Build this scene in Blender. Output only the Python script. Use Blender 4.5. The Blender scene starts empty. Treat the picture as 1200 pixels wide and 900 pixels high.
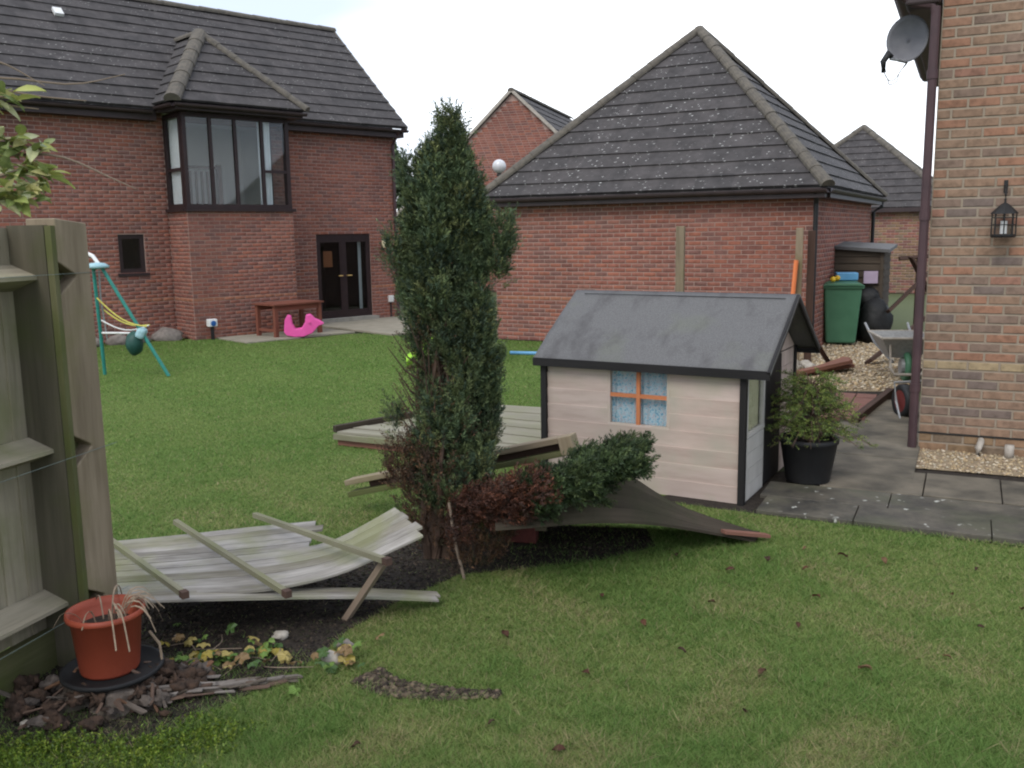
import bpy, math, random
import numpy as np
from mathutils import Vector, Matrix

random.seed(7)
rng = np.random.default_rng(7)
R = math.radians
sc = bpy.context.scene
COL = sc.collection

# ------------------------------------------------------------------ camera
CAM_H, PITCH, ROLL, FPX = 1.9, 9.275, -0.015, 1090.0
cd = bpy.data.cameras.new('camera')
cd.sensor_width = 36.0
cd.lens = FPX / 1200.0 * 36.0
cd.clip_start, cd.clip_end = 0.05, 2000.0
cam = bpy.data.objects.new('camera', cd)
COL.objects.link(cam)
cam.matrix_world = (Matrix.Translation((0, 0, CAM_H)) @ Matrix.Rotation(R(90 - PITCH), 4, 'X')
                    @ Matrix.Rotation(ROLL, 4, 'Z'))
sc.camera = cam

# ------------------------------------------------------------------ light: overcast daylight
SUN_EL, SUN_AZ = 48.0, -150.0          # azimuth measured clockwise from +Y: behind and left of the camera
w = bpy.data.worlds.new('World')
sc.world = w
w.use_nodes = True
wn, wl = w.node_tree.nodes, w.node_tree.links
wn.clear()
wo = wn.new('ShaderNodeOutputWorld')
bg = wn.new('ShaderNodeBackground')
bg.inputs['Strength'].default_value = 0.1
sky = wn.new('ShaderNodeTexSky')
sky.sky_type = 'NISHITA'
sky.sun_disc = False
sky.sun_elevation = R(SUN_EL)
sky.sun_rotation = R(SUN_AZ)
sky.air_density = 1.0
sky.dust_density = 2.0
tc = wn.new('ShaderNodeTexCoord')
mp = wn.new('ShaderNodeMapping')
mp.inputs['Scale'].default_value = (1.0, 1.0, 2.6)
mp.inputs['Location'].default_value = (0.35, 0.0, 0.6)
cn = wn.new('ShaderNodeTexNoise')
cn.inputs['Scale'].default_value = 1.3
cn.inputs['Detail'].default_value = 4.0
cr = wn.new('ShaderNodeValToRGB')
cr.color_ramp.elements[0].position = 0.47
cr.color_ramp.elements[0].color = (4.3, 4.85, 5.9, 1)
cr.color_ramp.elements[1].position = 0.71
cr.color_ramp.elements[1].color = (13.2, 13.4, 13.7, 1)
mx = wn.new('ShaderNodeMix')
mx.data_type = 'RGBA'
mx.inputs[0].default_value = 0.86       # cloud cover
wl.new(tc.outputs['Generated'], mp.inputs['Vector'])
wl.new(mp.outputs[0], cn.inputs['Vector'])
wl.new(cn.outputs['Fac'], cr.inputs[0])
wl.new(sky.outputs[0], mx.inputs[6])
wl.new(cr.outputs[0], mx.inputs[7])
wl.new(mx.outputs[2], bg.inputs['Color'])
wl.new(bg.outputs[0], wo.inputs[0])
sd = bpy.data.lights.new('sun', 'SUN')
sd.energy = 0.8
sd.angle = R(25)
sd.color = (1.0, 0.96, 0.9)
so = bpy.data.objects.new('sun', sd)
COL.objects.link(so)
_az, _el = R(SUN_AZ), R(SUN_EL)
_d = Vector((math.sin(_az) * math.cos(_el), math.cos(_az) * math.cos(_el), math.sin(_el)))
so.rotation_euler = _d.to_track_quat('Z', 'Y').to_euler()
sc.cycles.filter_width = 2.1          # a soft phone lens
sc.view_settings.view_transform = 'Standard'
sc.view_settings.look = 'None'
sc.view_settings.exposure = 1.08
sc.view_settings.gamma = 1.0
sc.view_settings.use_curve_mapping = False

# ------------------------------------------------------------------ materials
MATS = {}


def _nodes(name):
    m = bpy.data.materials.new(name)
    m.use_nodes = True
    nt = m.node_tree
    b = nt.nodes['Principled BSDF']
    MATS[name] = m
    return m, nt, b


def _noise(nt, vec, scale, detail=4.0, rough=0.55, stretch=None):
    if stretch:
        mpn = nt.nodes.new('ShaderNodeMapping')
        mpn.inputs['Scale'].default_value = stretch
        nt.links.new(vec, mpn.inputs['Vector'])
        vec = mpn.outputs[0]
    n = nt.nodes.new('ShaderNodeTexNoise')
    n.inputs['Scale'].default_value = scale
    n.inputs['Detail'].default_value = detail
    n.inputs['Roughness'].default_value = rough
    nt.links.new(vec, n.inputs['Vector'])
    return n.outputs['Fac']


def _ramp(nt, fac, stops):
    r = nt.nodes.new('ShaderNodeValToRGB')
    el = r.color_ramp.elements
    while len(el) < len(stops):
        el.new(0.5)
    for e, (p, c) in zip(el, stops):
        e.position = p
        e.color = (*c, 1) if len(c) == 3 else c
    nt.links.new(fac, r.inputs[0])
    return r.outputs[0]


def _mix(nt, fac, a, b, mode='MIX'):
    x = nt.nodes.new('ShaderNodeMix')
    x.data_type = 'RGBA'
    x.blend_type = mode
    for sock, v in ((0, fac), (6, a), (7, b)):
        if isinstance(v, (int, float)):
            x.inputs[sock].default_value = v
        elif isinstance(v, tuple):
            x.inputs[sock].default_value = (*v, 1)
        else:
            nt.links.new(v, x.inputs[sock])
    return x.outputs[2]


def _bump(nt, b, fac, strength, dist=0.01):
    bn = nt.nodes.new('ShaderNodeBump')
    bn.inputs['Strength'].default_value = strength
    bn.inputs['Distance'].default_value = dist
    nt.links.new(fac, bn.inputs['Height'])
    nt.links.new(bn.outputs[0], b.inputs['Normal'])


def _pos(nt):
    return nt.nodes.new('ShaderNodeNewGeometry').outputs['Position']


def _attr(nt, name):
    a = nt.nodes.new('ShaderNodeAttribute')
    a.attribute_name = name
    return a


def plain(name, c1, c2=None, scale=8.0, rough=0.75, bump=0.15, metal=0.0, fine=60.0, spec=0.3):
    """two-tone mottled surface with fine relief"""
    m, nt, b = _nodes(name)
    c2 = c2 or tuple(x * 0.75 for x in c1)
    p = _pos(nt)
    col = _ramp(nt, _noise(nt, p, scale, 5), [(0.32, c2), (0.68, c1)])
    nt.links.new(col, b.inputs['Base Color'])
    b.inputs['Roughness'].default_value = rough
    b.inputs['Metallic'].default_value = metal
    b.inputs['Specular IOR Level'].default_value = spec
    if bump:
        _bump(nt, b, _noise(nt, p, fine, 3), bump)
    return m


def wood(name, c1, c2, c3, rough=0.85, along=2.5, across=38.0, stain=None, relief=0.35, rdist=0.004):
    """grain runs along the board: attribute 'gr' = (along, across, across2) + seed"""
    m, nt, b = _nodes(name)
    a = _attr(nt, 'gr').outputs['Vector']
    g1 = _noise(nt, a, 1.0, 6, 0.65, (along, across, across))
    col = _ramp(nt, g1, [(0.28, c3), (0.5, c2), (0.72, c1)])
    g2 = _noise(nt, a, 1.0, 3, 0.5, (1.3, 6, 6))
    col = _mix(nt, 0.55, col, _ramp(nt, g2, [(0.3, c3), (0.7, c1)]))
    if stain:
        g3 = _noise(nt, _pos(nt), 3.1, 5)
        col = _mix(nt, _ramp(nt, g3, [(0.46, (0, 0, 0)), (0.68, (0.75, 0.75, 0.75))]), col, stain)
    nt.links.new(col, b.inputs['Base Color'])
    b.inputs['Roughness'].default_value = rough
    b.inputs['Specular IOR Level'].default_value = 0.2
    _bump(nt, b, g1, relief, rdist)
    return m


def leafmat(name, rough=0.55, trans=0.25):
    """colour from the 'Col' attribute, a little translucency"""
    m, nt, b = _nodes(name)
    a = _attr(nt, 'Col').outputs['Color']
    nt.links.new(a, b.inputs['Base Color'])
    b.inputs['Roughness'].default_value = rough
    b.inputs['Specular IOR Level'].default_value = 0.25
    out = nt.nodes['Material Output']
    t = nt.nodes.new('ShaderNodeBsdfTranslucent')
    nt.links.new(a, t.inputs['Color'])
    ms = nt.nodes.new('ShaderNodeMixShader')
    ms.inputs[0].default_value = trans
    nt.links.new(b.outputs[0], ms.inputs[1])
    nt.links.new(t.outputs[0], ms.inputs[2])
    nt.links.new(ms.outputs[0], out.inputs[0])
    return m


def glassmat(name, tint=(0.75, 0.8, 0.8), refl=0.12):
    m, nt, b = _nodes(name)
    out = nt.nodes['Material Output']
    tr = nt.nodes.new('ShaderNodeBsdfTransparent')
    tr.inputs[0].default_value = (*tint, 1)
    gl = nt.nodes.new('ShaderNodeBsdfGlossy')
    gl.inputs['Roughness'].default_value = 0.04
    lw = nt.nodes.new('ShaderNodeLayerWeight')
    lw.inputs[0].default_value = 0.35
    mt = nt.nodes.new('ShaderNodeMath')
    mt.operation = 'MULTIPLY_ADD'
    mt.inputs[1].default_value = 0.22
    mt.inputs[2].default_value = refl
    nt.links.new(lw.outputs['Fresnel'], mt.inputs[0])
    ms = nt.nodes.new('ShaderNodeMixShader')
    nt.links.new(mt.outputs[0], ms.inputs[0])
    nt.links.new(tr.outputs[0], ms.inputs[1])
    nt.links.new(gl.outputs[0], ms.inputs[2])
    nt.links.new(ms.outputs[0], out.inputs[0])
    return m


def brickmat(name, c):
    m, nt, b = _nodes(name)
    p = _pos(nt)
    d = tuple(x * 0.68 for x in c)
    l = tuple(min(1, x * 1.22) for x in c)
    col = _ramp(nt, _noise(nt, p, 17, 5, 0.6), [(0.3, d), (0.5, c), (0.75, l)])
    big = _ramp(nt, _noise(nt, p, 0.8, 5, 0.6), [(0.3, (0.76, 0.76, 0.76)), (0.7, (1.12, 1.09, 1.06))])
    col = _mix(nt, 1.0, col, big, 'MULTIPLY')
    nt.links.new(col, b.inputs['Base Color'])
    b.inputs['Roughness'].default_value = 0.9
    b.inputs['Specular IOR Level'].default_value = 0.2
    _bump(nt, b, _noise(nt, p, 120, 4), 0.35, 0.003)
    return m


def tilemat(name, c, lichen, amount):
    """concrete roof tile with pale lichen flecks"""
    m, nt, b = _nodes(name)
    a = _attr(nt, 'gr').outputs['Vector']
    p = _pos(nt)
    col = _ramp(nt, _noise(nt, p, 5, 6, 0.65), [(0.3, tuple(x * 0.7 for x in c)), (0.7, tuple(x * 1.25 for x in c))])
    # tile-by-tile tone
    wv = nt.nodes.new('ShaderNodeTexWhiteNoise')
    wv.noise_dimensions = '2D'
    sx = nt.nodes.new('ShaderNodeVectorMath')
    sx.operation = 'MULTIPLY'
    sx.inputs[1].default_value = (3.3, 3.05, 0)
    fl = nt.nodes.new('ShaderNodeVectorMath')
    fl.operation = 'FLOOR'
    nt.links.new(a, sx.inputs[0])
    nt.links.new(sx.outputs[0], fl.inputs[0])
    nt.links.new(fl.outputs[0], wv.inputs['Vector'])
    tone = _ramp(nt, wv.outputs['Value'], [(0.0, (0.86, 0.86, 0.87)), (1.0, (1.12, 1.1, 1.1))])
    col = _mix(nt, 1.0, col, tone, 'MULTIPLY')
    vo = nt.nodes.new('ShaderNodeTexVoronoi')
    vo.inputs['Scale'].default_value = 12.0
    mpn = nt.nodes.new('ShaderNodeMapping')
    mpn.inputs['Scale'].default_value = (0.8, 1.5, 1.1)
    nt.links.new(a, mpn.inputs['Vector'])
    ds = _noise(nt, p, 40, 3)
    add = nt.nodes.new('ShaderNodeVectorMath')
    add.operation = 'MULTIPLY_ADD'
    nt.links.new(ds, add.inputs[0])
    add.inputs[1].default_value = (0.09, 0.09, 0.09)
    nt.links.new(mpn.outputs[0], add.inputs[2])
    nt.links.new(add.outputs[0], vo.inputs['Vector'])
    spot = _ramp(nt, vo.outputs['Distance'], [(0.09, (1, 1, 1)), (0.2, (0, 0, 0))])
    patch = _ramp(nt, _noise(nt, p, 1.1, 4, 0.6), [(0.5 - amount, (0, 0, 0)), (0.75 - amount, (1, 1, 1))])
    sw = _ramp(nt, vo.outputs['Color'], [(0.34, (0, 0, 0)), (0.55, (1, 1, 1))])
    fac = _mix(nt, 1.0, _mix(nt, 1.0, spot, patch, 'MULTIPLY'), sw, 'MULTIPLY')
    col = _mix(nt, fac, col, lichen)
    nt.links.new(col, b.inputs['Base Color'])
    b.inputs['Roughness'].default_value = 0.85
    b.inputs['Specular IOR Level'].default_value = 0.25
    _bump(nt, b, _noise(nt, p, 45, 4), 0.4, 0.006)
    return m


# bricks of the three older walls and of the near house
BR_RED = [brickmat('red_brick_%s' % k, c) for k, c in zip('abcdefg', [
    (0.265, 0.108, 0.080), (0.235, 0.094, 0.072), (0.21, 0.092, 0.074), (0.285, 0.112, 0.078),
    (0.245, 0.11, 0.086), (0.19, 0.096, 0.082), (0.27, 0.122, 0.094)])]
BR_ORANGE = [brickmat('orange_brick', (0.32, 0.14, 0.088))]
BR_BUFF = [brickmat('multi_brick_%s' % k, c) for k, c in zip('abcdefgh', [
    (0.245, 0.162, 0.112), (0.265, 0.155, 0.105), (0.235, 0.158, 0.113), (0.28, 0.152, 0.10),
    (0.205, 0.146, 0.113), (0.255, 0.172, 0.12), (0.165, 0.128, 0.11), (0.265, 0.145, 0.105)])]
BR_LOW = [BR_BUFF[k] for k in (0, 2, 4, 5, 6, 2, 4)]
BR_BAND = [brickmat('yellow_brick', (0.33, 0.255, 0.155))]
BR_PLINTH = [brickmat('plinth_brick_%s' % k, c) for k, c in zip('abc', [
    (0.22, 0.15, 0.09), (0.18, 0.135, 0.095), (0.25, 0.16, 0.10)])]
BR_FAR = BR_RED
plain('mortar_red', (0.36, 0.25, 0.21), (0.29, 0.20, 0.17), 3, 0.95, 0.3)
plain('mortar_buff', (0.31, 0.255, 0.195), (0.25, 0.205, 0.155), 3, 0.95, 0.3)
tilemat('tile_garage', (0.062, 0.057, 0.056), (0.60, 0.60, 0.57), 0.20)
tilemat('tile_house', (0.060, 0.055, 0.054), (0.42, 0.41, 0.38), 0.15)
plain('hip_tile', (0.135, 0.118, 0.095), (0.08, 0.072, 0.062), 12, 0.9, 0.4)
plain('brown_plastic', (0.052, 0.036, 0.036), (0.036, 0.026, 0.027), 5, 0.5, 0.03)
plain('brown_frame', (0.034, 0.02, 0.02), (0.024, 0.015, 0.016), 9, 0.5, 0.03)
plain('pipe_brown', (0.075, 0.042, 0.045), (0.055, 0.033, 0.036), 5, 0.5, 0.03)
glassmat('window_glass', (0.93, 0.95, 0.95), 0.03)
glassmat('door_glass', (0.75, 0.78, 0.78), 0.02)
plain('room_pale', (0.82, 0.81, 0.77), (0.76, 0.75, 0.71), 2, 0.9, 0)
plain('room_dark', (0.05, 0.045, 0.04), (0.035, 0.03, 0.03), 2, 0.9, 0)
plain('curtain_white', (0.78, 0.79, 0.8), (0.7, 0.71, 0.73), 6, 0.9, 0.1)
plain('white_plastic', (0.72, 0.72, 0.7), (0.62, 0.62, 0.6), 12, 0.45, 0.03)
plain('lamp_cream', (0.75, 0.68, 0.45), (0.65, 0.58, 0.38), 14, 0.5, 0.03)
plain('brass', (0.7, 0.48, 0.18), (0.55, 0.36, 0.14), 20, 0.35, 0.05, 0.9)
plain('black_iron', (0.02, 0.02, 0.02), (0.014, 0.013, 0.013), 30, 0.55, 0.1)
plain('dish_grey', (0.13, 0.13, 0.14), (0.10, 0.10, 0.11), 10, 0.5, 0.05)
plain('steel_grey', (0.35, 0.36, 0.36), (0.26, 0.26, 0.26), 25, 0.5, 0.1, 0.4)
wood('fence_wood', (0.38, 0.335, 0.25), (0.28, 0.245, 0.18), (0.14, 0.12, 0.082), stain=(0.18, 0.18, 0.09))
wood('post_wood', (0.31, 0.25, 0.175), (0.24, 0.19, 0.13), (0.12, 0.092, 0.06), stain=(0.17, 0.15, 0.075))
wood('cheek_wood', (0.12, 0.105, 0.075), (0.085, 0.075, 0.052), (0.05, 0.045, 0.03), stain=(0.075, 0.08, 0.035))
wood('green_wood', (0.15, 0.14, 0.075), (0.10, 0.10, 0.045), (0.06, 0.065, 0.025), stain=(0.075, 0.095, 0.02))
wood('panel_wood', (0.39, 0.365, 0.335), (0.25, 0.23, 0.20), (0.09, 0.08, 0.066), along=5.0, across=52, stain=(0.20, 0.205, 0.10), relief=0.5)
wood('panel_wood_b', (0.33, 0.305, 0.255), (0.21, 0.19, 0.15), (0.08, 0.07, 0.052), along=4.0, across=48, stain=(0.16, 0.165, 0.075), relief=0.5)
wood('panel_wood_c', (0.27, 0.26, 0.18), (0.185, 0.18, 0.11), (0.08, 0.078, 0.045), along=4.0, across=48, stain=(0.17, 0.18, 0.07), relief=0.5)
wood('panel_edge', (0.25, 0.235, 0.17), (0.185, 0.175, 0.115), (0.12, 0.115, 0.07), stain=(0.16, 0.17, 0.08))
wood('panel_brown_shaded', (0.078, 0.062, 0.044), (0.05, 0.04, 0.029), (0.026, 0.02, 0.015), stain=(0.04, 0.04, 0.021))  # brown lowered to hold the shade under the branch on the arched panel
wood('deck_wood', (0.31, 0.29, 0.23), (0.24, 0.225, 0.17), (0.15, 0.14, 0.10), stain=(0.21, 0.21, 0.13))
wood('pink_board', (0.55, 0.445, 0.395), (0.49, 0.395, 0.345), (0.34, 0.26, 0.22), across=20, stain=(0.40, 0.36, 0.28))
wood('pink_board_b', (0.52, 0.415, 0.36), (0.46, 0.36, 0.305), (0.33, 0.25, 0.21), across=20, stain=(0.36, 0.335, 0.27))
wood('white_board', (0.46, 0.44, 0.41), (0.41, 0.39, 0.36), (0.34, 0.32, 0.29), across=14)
wood('black_board', (0.024, 0.022, 0.022), (0.017, 0.016, 0.016), (0.012, 0.011, 0.011), 0.6)
wood('orange_bar', (0.52, 0.20, 0.09), (0.45, 0.16, 0.07), (0.36, 0.13, 0.06))
wood('table_wood', (0.23, 0.085, 0.055), (0.18, 0.065, 0.045), (0.12, 0.045, 0.032), 0.6)
wood('shed_wood', (0.105, 0.082, 0.06), (0.075, 0.058, 0.043), (0.04, 0.031, 0.024))
wood('dark_timber', (0.10, 0.06, 0.045), (0.07, 0.042, 0.033), (0.045, 0.028, 0.022))
wood('red_timber', (0.26, 0.12, 0.085), (0.19, 0.09, 0.065), (0.12, 0.06, 0.045))
wood('old_wood', (0.24, 0.20, 0.17), (0.12, 0.095, 0.075), (0.035, 0.027, 0.022), along=9, across=40, stain=(0.06, 0.05, 0.034), relief=1.0, rdist=0.02)
wood('rot_wood', (0.17, 0.09, 0.05), (0.10, 0.055, 0.035), (0.04, 0.025, 0.018), along=7, across=34, relief=1.0, rdist=0.02)
wood('grey_flake', (0.25, 0.22, 0.195), (0.14, 0.12, 0.105), (0.05, 0.042, 0.035), along=6, across=40, relief=0.8, rdist=0.01)
wood('bark', (0.14, 0.09, 0.065), (0.09, 0.06, 0.045), (0.05, 0.034, 0.026), along=6, across=30)
wood('twig_wood', (0.26, 0.2, 0.15), (0.2, 0.15, 0.11), (0.13, 0.1, 0.075))
plain('terracotta_plastic', (0.29, 0.058, 0.03), (0.24, 0.05, 0.026), 7, 0.5, 0.06)
plain('black_plastic', (0.02, 0.02, 0.021), (0.014, 0.014, 0.015), 9, 0.55, 0.06)
plain('bin_green', (0.065, 0.165, 0.095), (0.052, 0.14, 0.08), 5, 0.45, 0.04)
plain('teal_metal', (0.03, 0.23, 0.19), (0.025, 0.18, 0.15), 12, 0.45, 0.05)
plain('pale_blue_plastic', (0.32, 0.5, 0.54), (0.27, 0.43, 0.47), 12, 0.5, 0.03)
plain('seat_green', (0.02, 0.075, 0.06), (0.014, 0.055, 0.045), 12, 0.5, 0.03)
plain('yellow_rope', (0.6, 0.55, 0.12), (0.5, 0.45, 0.1), 30, 0.8, 0.1)
plain('pink_plastic', (0.74, 0.10, 0.36), (0.66, 0.085, 0.31), 6, 0.4, 0.02)
plain('lime_plastic', (0.36, 0.66, 0.06), (0.30, 0.58, 0.05), 6, 0.4, 0.02)
plain('blue_plastic', (0.02, 0.11, 0.34), (0.018, 0.09, 0.29), 6, 0.4, 0.02)
plain('light_blue_plastic', (0.14, 0.36, 0.58), (0.11, 0.3, 0.5), 6, 0.4, 0.02)
plain('orange_plastic', (0.75, 0.22, 0.08), (0.68, 0.19, 0.07), 6, 0.5, 0.02)
plain('yellow_plastic', (0.7, 0.45, 0.03), (0.6, 0.38, 0.03), 6, 0.4, 0.02)
plain('lilac_card', (0.42, 0.33, 0.42), (0.36, 0.28, 0.36), 6, 0.7, 0.02)
plain('bag_black', (0.018, 0.018, 0.018), (0.010, 0.010, 0.010), 9, 0.6, 1.0, fine=14)
plain('pond_rubber', (0.016, 0.016, 0.017), (0.011, 0.011, 0.011), 9, 0.7, 0.1)
plain('red_metal', (0.16, 0.03, 0.028), (0.12, 0.024, 0.022), 9, 0.5, 0.05)
plain('slab_pale', (0.29, 0.26, 0.205), (0.23, 0.21, 0.16), 4, 0.9, 0.3)
plain('slab_grey', (0.17, 0.146, 0.11), (0.06, 0.054, 0.042), 3.2, 0.9, 0.35)
plain('stone_pale', (0.42, 0.38, 0.33), (0.28, 0.25, 0.21), 14, 0.9, 0.4)
plain('stone_dark', (0.22, 0.19, 0.17), (0.13, 0.115, 0.10), 14, 0.9, 0.4)
plain('soil', (0.034, 0.026, 0.019), (0.016, 0.012, 0.009), 22, 0.95, 0.9, fine=45)
plain('concrete', (0.33, 0.31, 0.27), (0.24, 0.23, 0.2), 8, 0.9, 0.3)
plain('stalk_dry', (0.30, 0.23, 0.16), (0.20, 0.145, 0.10), 30, 0.8, 0.2)
plain('globe_glass', (0.62, 0.62, 0.62), (0.55, 0.55, 0.56), 6, 0.12, 0, spec=0.6)
plain('wire', (0.16, 0.2, 0.18), (0.12, 0.15, 0.14), 30, 0.5, 0)
plain('airbrick_red', (0.11, 0.03, 0.024), (0.08, 0.022, 0.018), 30, 0.8, 0.2)
plain('felt_plain', (0.05, 0.05, 0.05), (0.04, 0.04, 0.04), 30, 0.85, 0.3)
plain('red_paver', (0.21, 0.10, 0.08), (0.155, 0.08, 0.065), 9, 0.9, 0.3)
plain('rot_crumb', (0.075, 0.045, 0.030), (0.022, 0.015, 0.011), 24, 0.95, 1.0, fine=70)
plain('rot_grey', (0.13, 0.105, 0.088), (0.05, 0.04, 0.034), 26, 0.95, 1.0, fine=70)
leafmat('grass_blades', 0.6, 0.45)
leafmat('conifer_leaves', 0.6, 0.15)
leafmat('broad_leaves', 0.4, 0.25)
leafmat('litter', 0.85, 0.05)


def slab_weathered():
    m, nt, b = _nodes('slab_dark')
    p = _pos(nt)
    col = _ramp(nt, _noise(nt, p, 3.2, 8, 0.7), [(0.34, (0.026, 0.024, 0.02)), (0.66, (0.115, 0.10, 0.075))])
    vo = nt.nodes.new('ShaderNodeTexVoronoi')
    vo.inputs['Scale'].default_value = 11
    ds = _noise(nt, p, 25, 3)
    ad = nt.nodes.new('ShaderNodeVectorMath')
    ad.operation = 'MULTIPLY_ADD'
    nt.links.new(ds, ad.inputs[0])
    ad.inputs[1].default_value = (0.12, 0.12, 0.12)
    nt.links.new(p, ad.inputs[2])
    nt.links.new(ad.outputs[0], vo.inputs['Vector'])
    s = _ramp(nt, vo.outputs['Distance'], [(0.12, (1, 1, 1)), (0.22, (0, 0, 0))])
    q = _ramp(nt, vo.outputs['Color'], [(0.5, (0, 0, 0)), (0.62, (1, 1, 1))])
    f = _mix(nt, 1.0, s, q, 'MULTIPLY')
    col = _mix(nt, f, col, (0.42, 0.42, 0.37))
    gr = _ramp(nt, _noise(nt, p, 2.2, 4), [(0.5, (0, 0, 0)), (0.72, (0.55, 0.55, 0.55))])
    col = _mix(nt, gr, col, (0.075, 0.08, 0.042))
    nt.links.new(col, b.inputs['Base Color'])
    b.inputs['Roughness'].default_value = 0.75
    _bump(nt, b, _noise(nt, p, 70, 4), 0.4, 0.004)


slab_weathered()


def felt():
    m, nt, b = _nodes('roof_felt')
    p = _pos(nt)
    a = _attr(nt, 'gr').outputs['Vector']
    col = _ramp(nt, _noise(nt, p, 140, 2), [(0.3, (0.070, 0.068, 0.067)), (0.7, (0.128, 0.125, 0.123))])
    st = _noise(nt, a, 1.0, 5, 0.6, (2.6, 1.6, 1))
    col = _mix(nt, _ramp(nt, st, [(0.5, (0, 0, 0)), (0.72, (0.8, 0.8, 0.8))]), col, (0.042, 0.038, 0.038))
    gn = _noise(nt, p, 2.3, 4)
    col = _mix(nt, _ramp(nt, gn, [(0.55, (0, 0, 0)), (0.75, (0.45, 0.45, 0.45))]), col, (0.12, 0.13, 0.085))
    nt.links.new(col, b.inputs['Base Color'])
    b.inputs['Roughness'].default_value = 0.75
    _bump(nt, b, _noise(nt, p, 260, 2), 0.3, 0.002)


felt()


def curtain_blue():
    m, nt, b = _nodes('curtain_blue')
    p = _pos(nt)
    n1 = _noise(nt, p, 55, 2, 0.6)
    col = _ramp(nt, n1, [(0.34, (0.16, 0.36, 0.52)), (0.48, (0.55, 0.72, 0.78)), (0.6, (0.66, 0.56, 0.60)), (0.7, (0.30, 0.52, 0.64))])
    nt.links.new(col, b.inputs['Base Color'])
    b.inputs['Roughness'].default_value = 0.9


curtain_blue()


def lawn_mat():
    m, nt, b = _nodes('lawn_turf')
    p = _pos(nt)
    col = _ramp(nt, _noise(nt, p, 1.4, 6, 0.65), [(0.3, (0.075, 0.13, 0.03)), (0.55, (0.10, 0.155, 0.038)), (0.75, (0.13, 0.15, 0.05))])
    col = _mix(nt, 0.5, col, _ramp(nt, _noise(nt, p, 38, 5, 0.7), [(0.3, (0.075, 0.11, 0.027)), (0.7, (0.13, 0.17, 0.045))]))
    nt.links.new(col, b.inputs['Base Color'])
    b.inputs['Roughness'].default_value = 0.95
    b.inputs['Specular IOR Level'].default_value = 0.1
    _bump(nt, b, _noise(nt, p, 60, 5), 0.8, 0.02)


lawn_mat()


# ------------------------------------------------------------------ mesh helpers
def I3():
    return Matrix.Identity(3)


def rotz(a):
    return Matrix.Rotation(a, 3, 'Z')


def frame(d, up=(0, 0, 1)):
    """3x3 matrix with local x along d"""
    x = Vector(d).normalized()
    u = Vector(up)
    if abs(x.dot(u)) > 0.98:
        u = Vector((0, 1, 0))
    y = u.cross(x).normalized()
    z = x.cross(y)
    return Matrix((x, y, z)).transposed()


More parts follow.
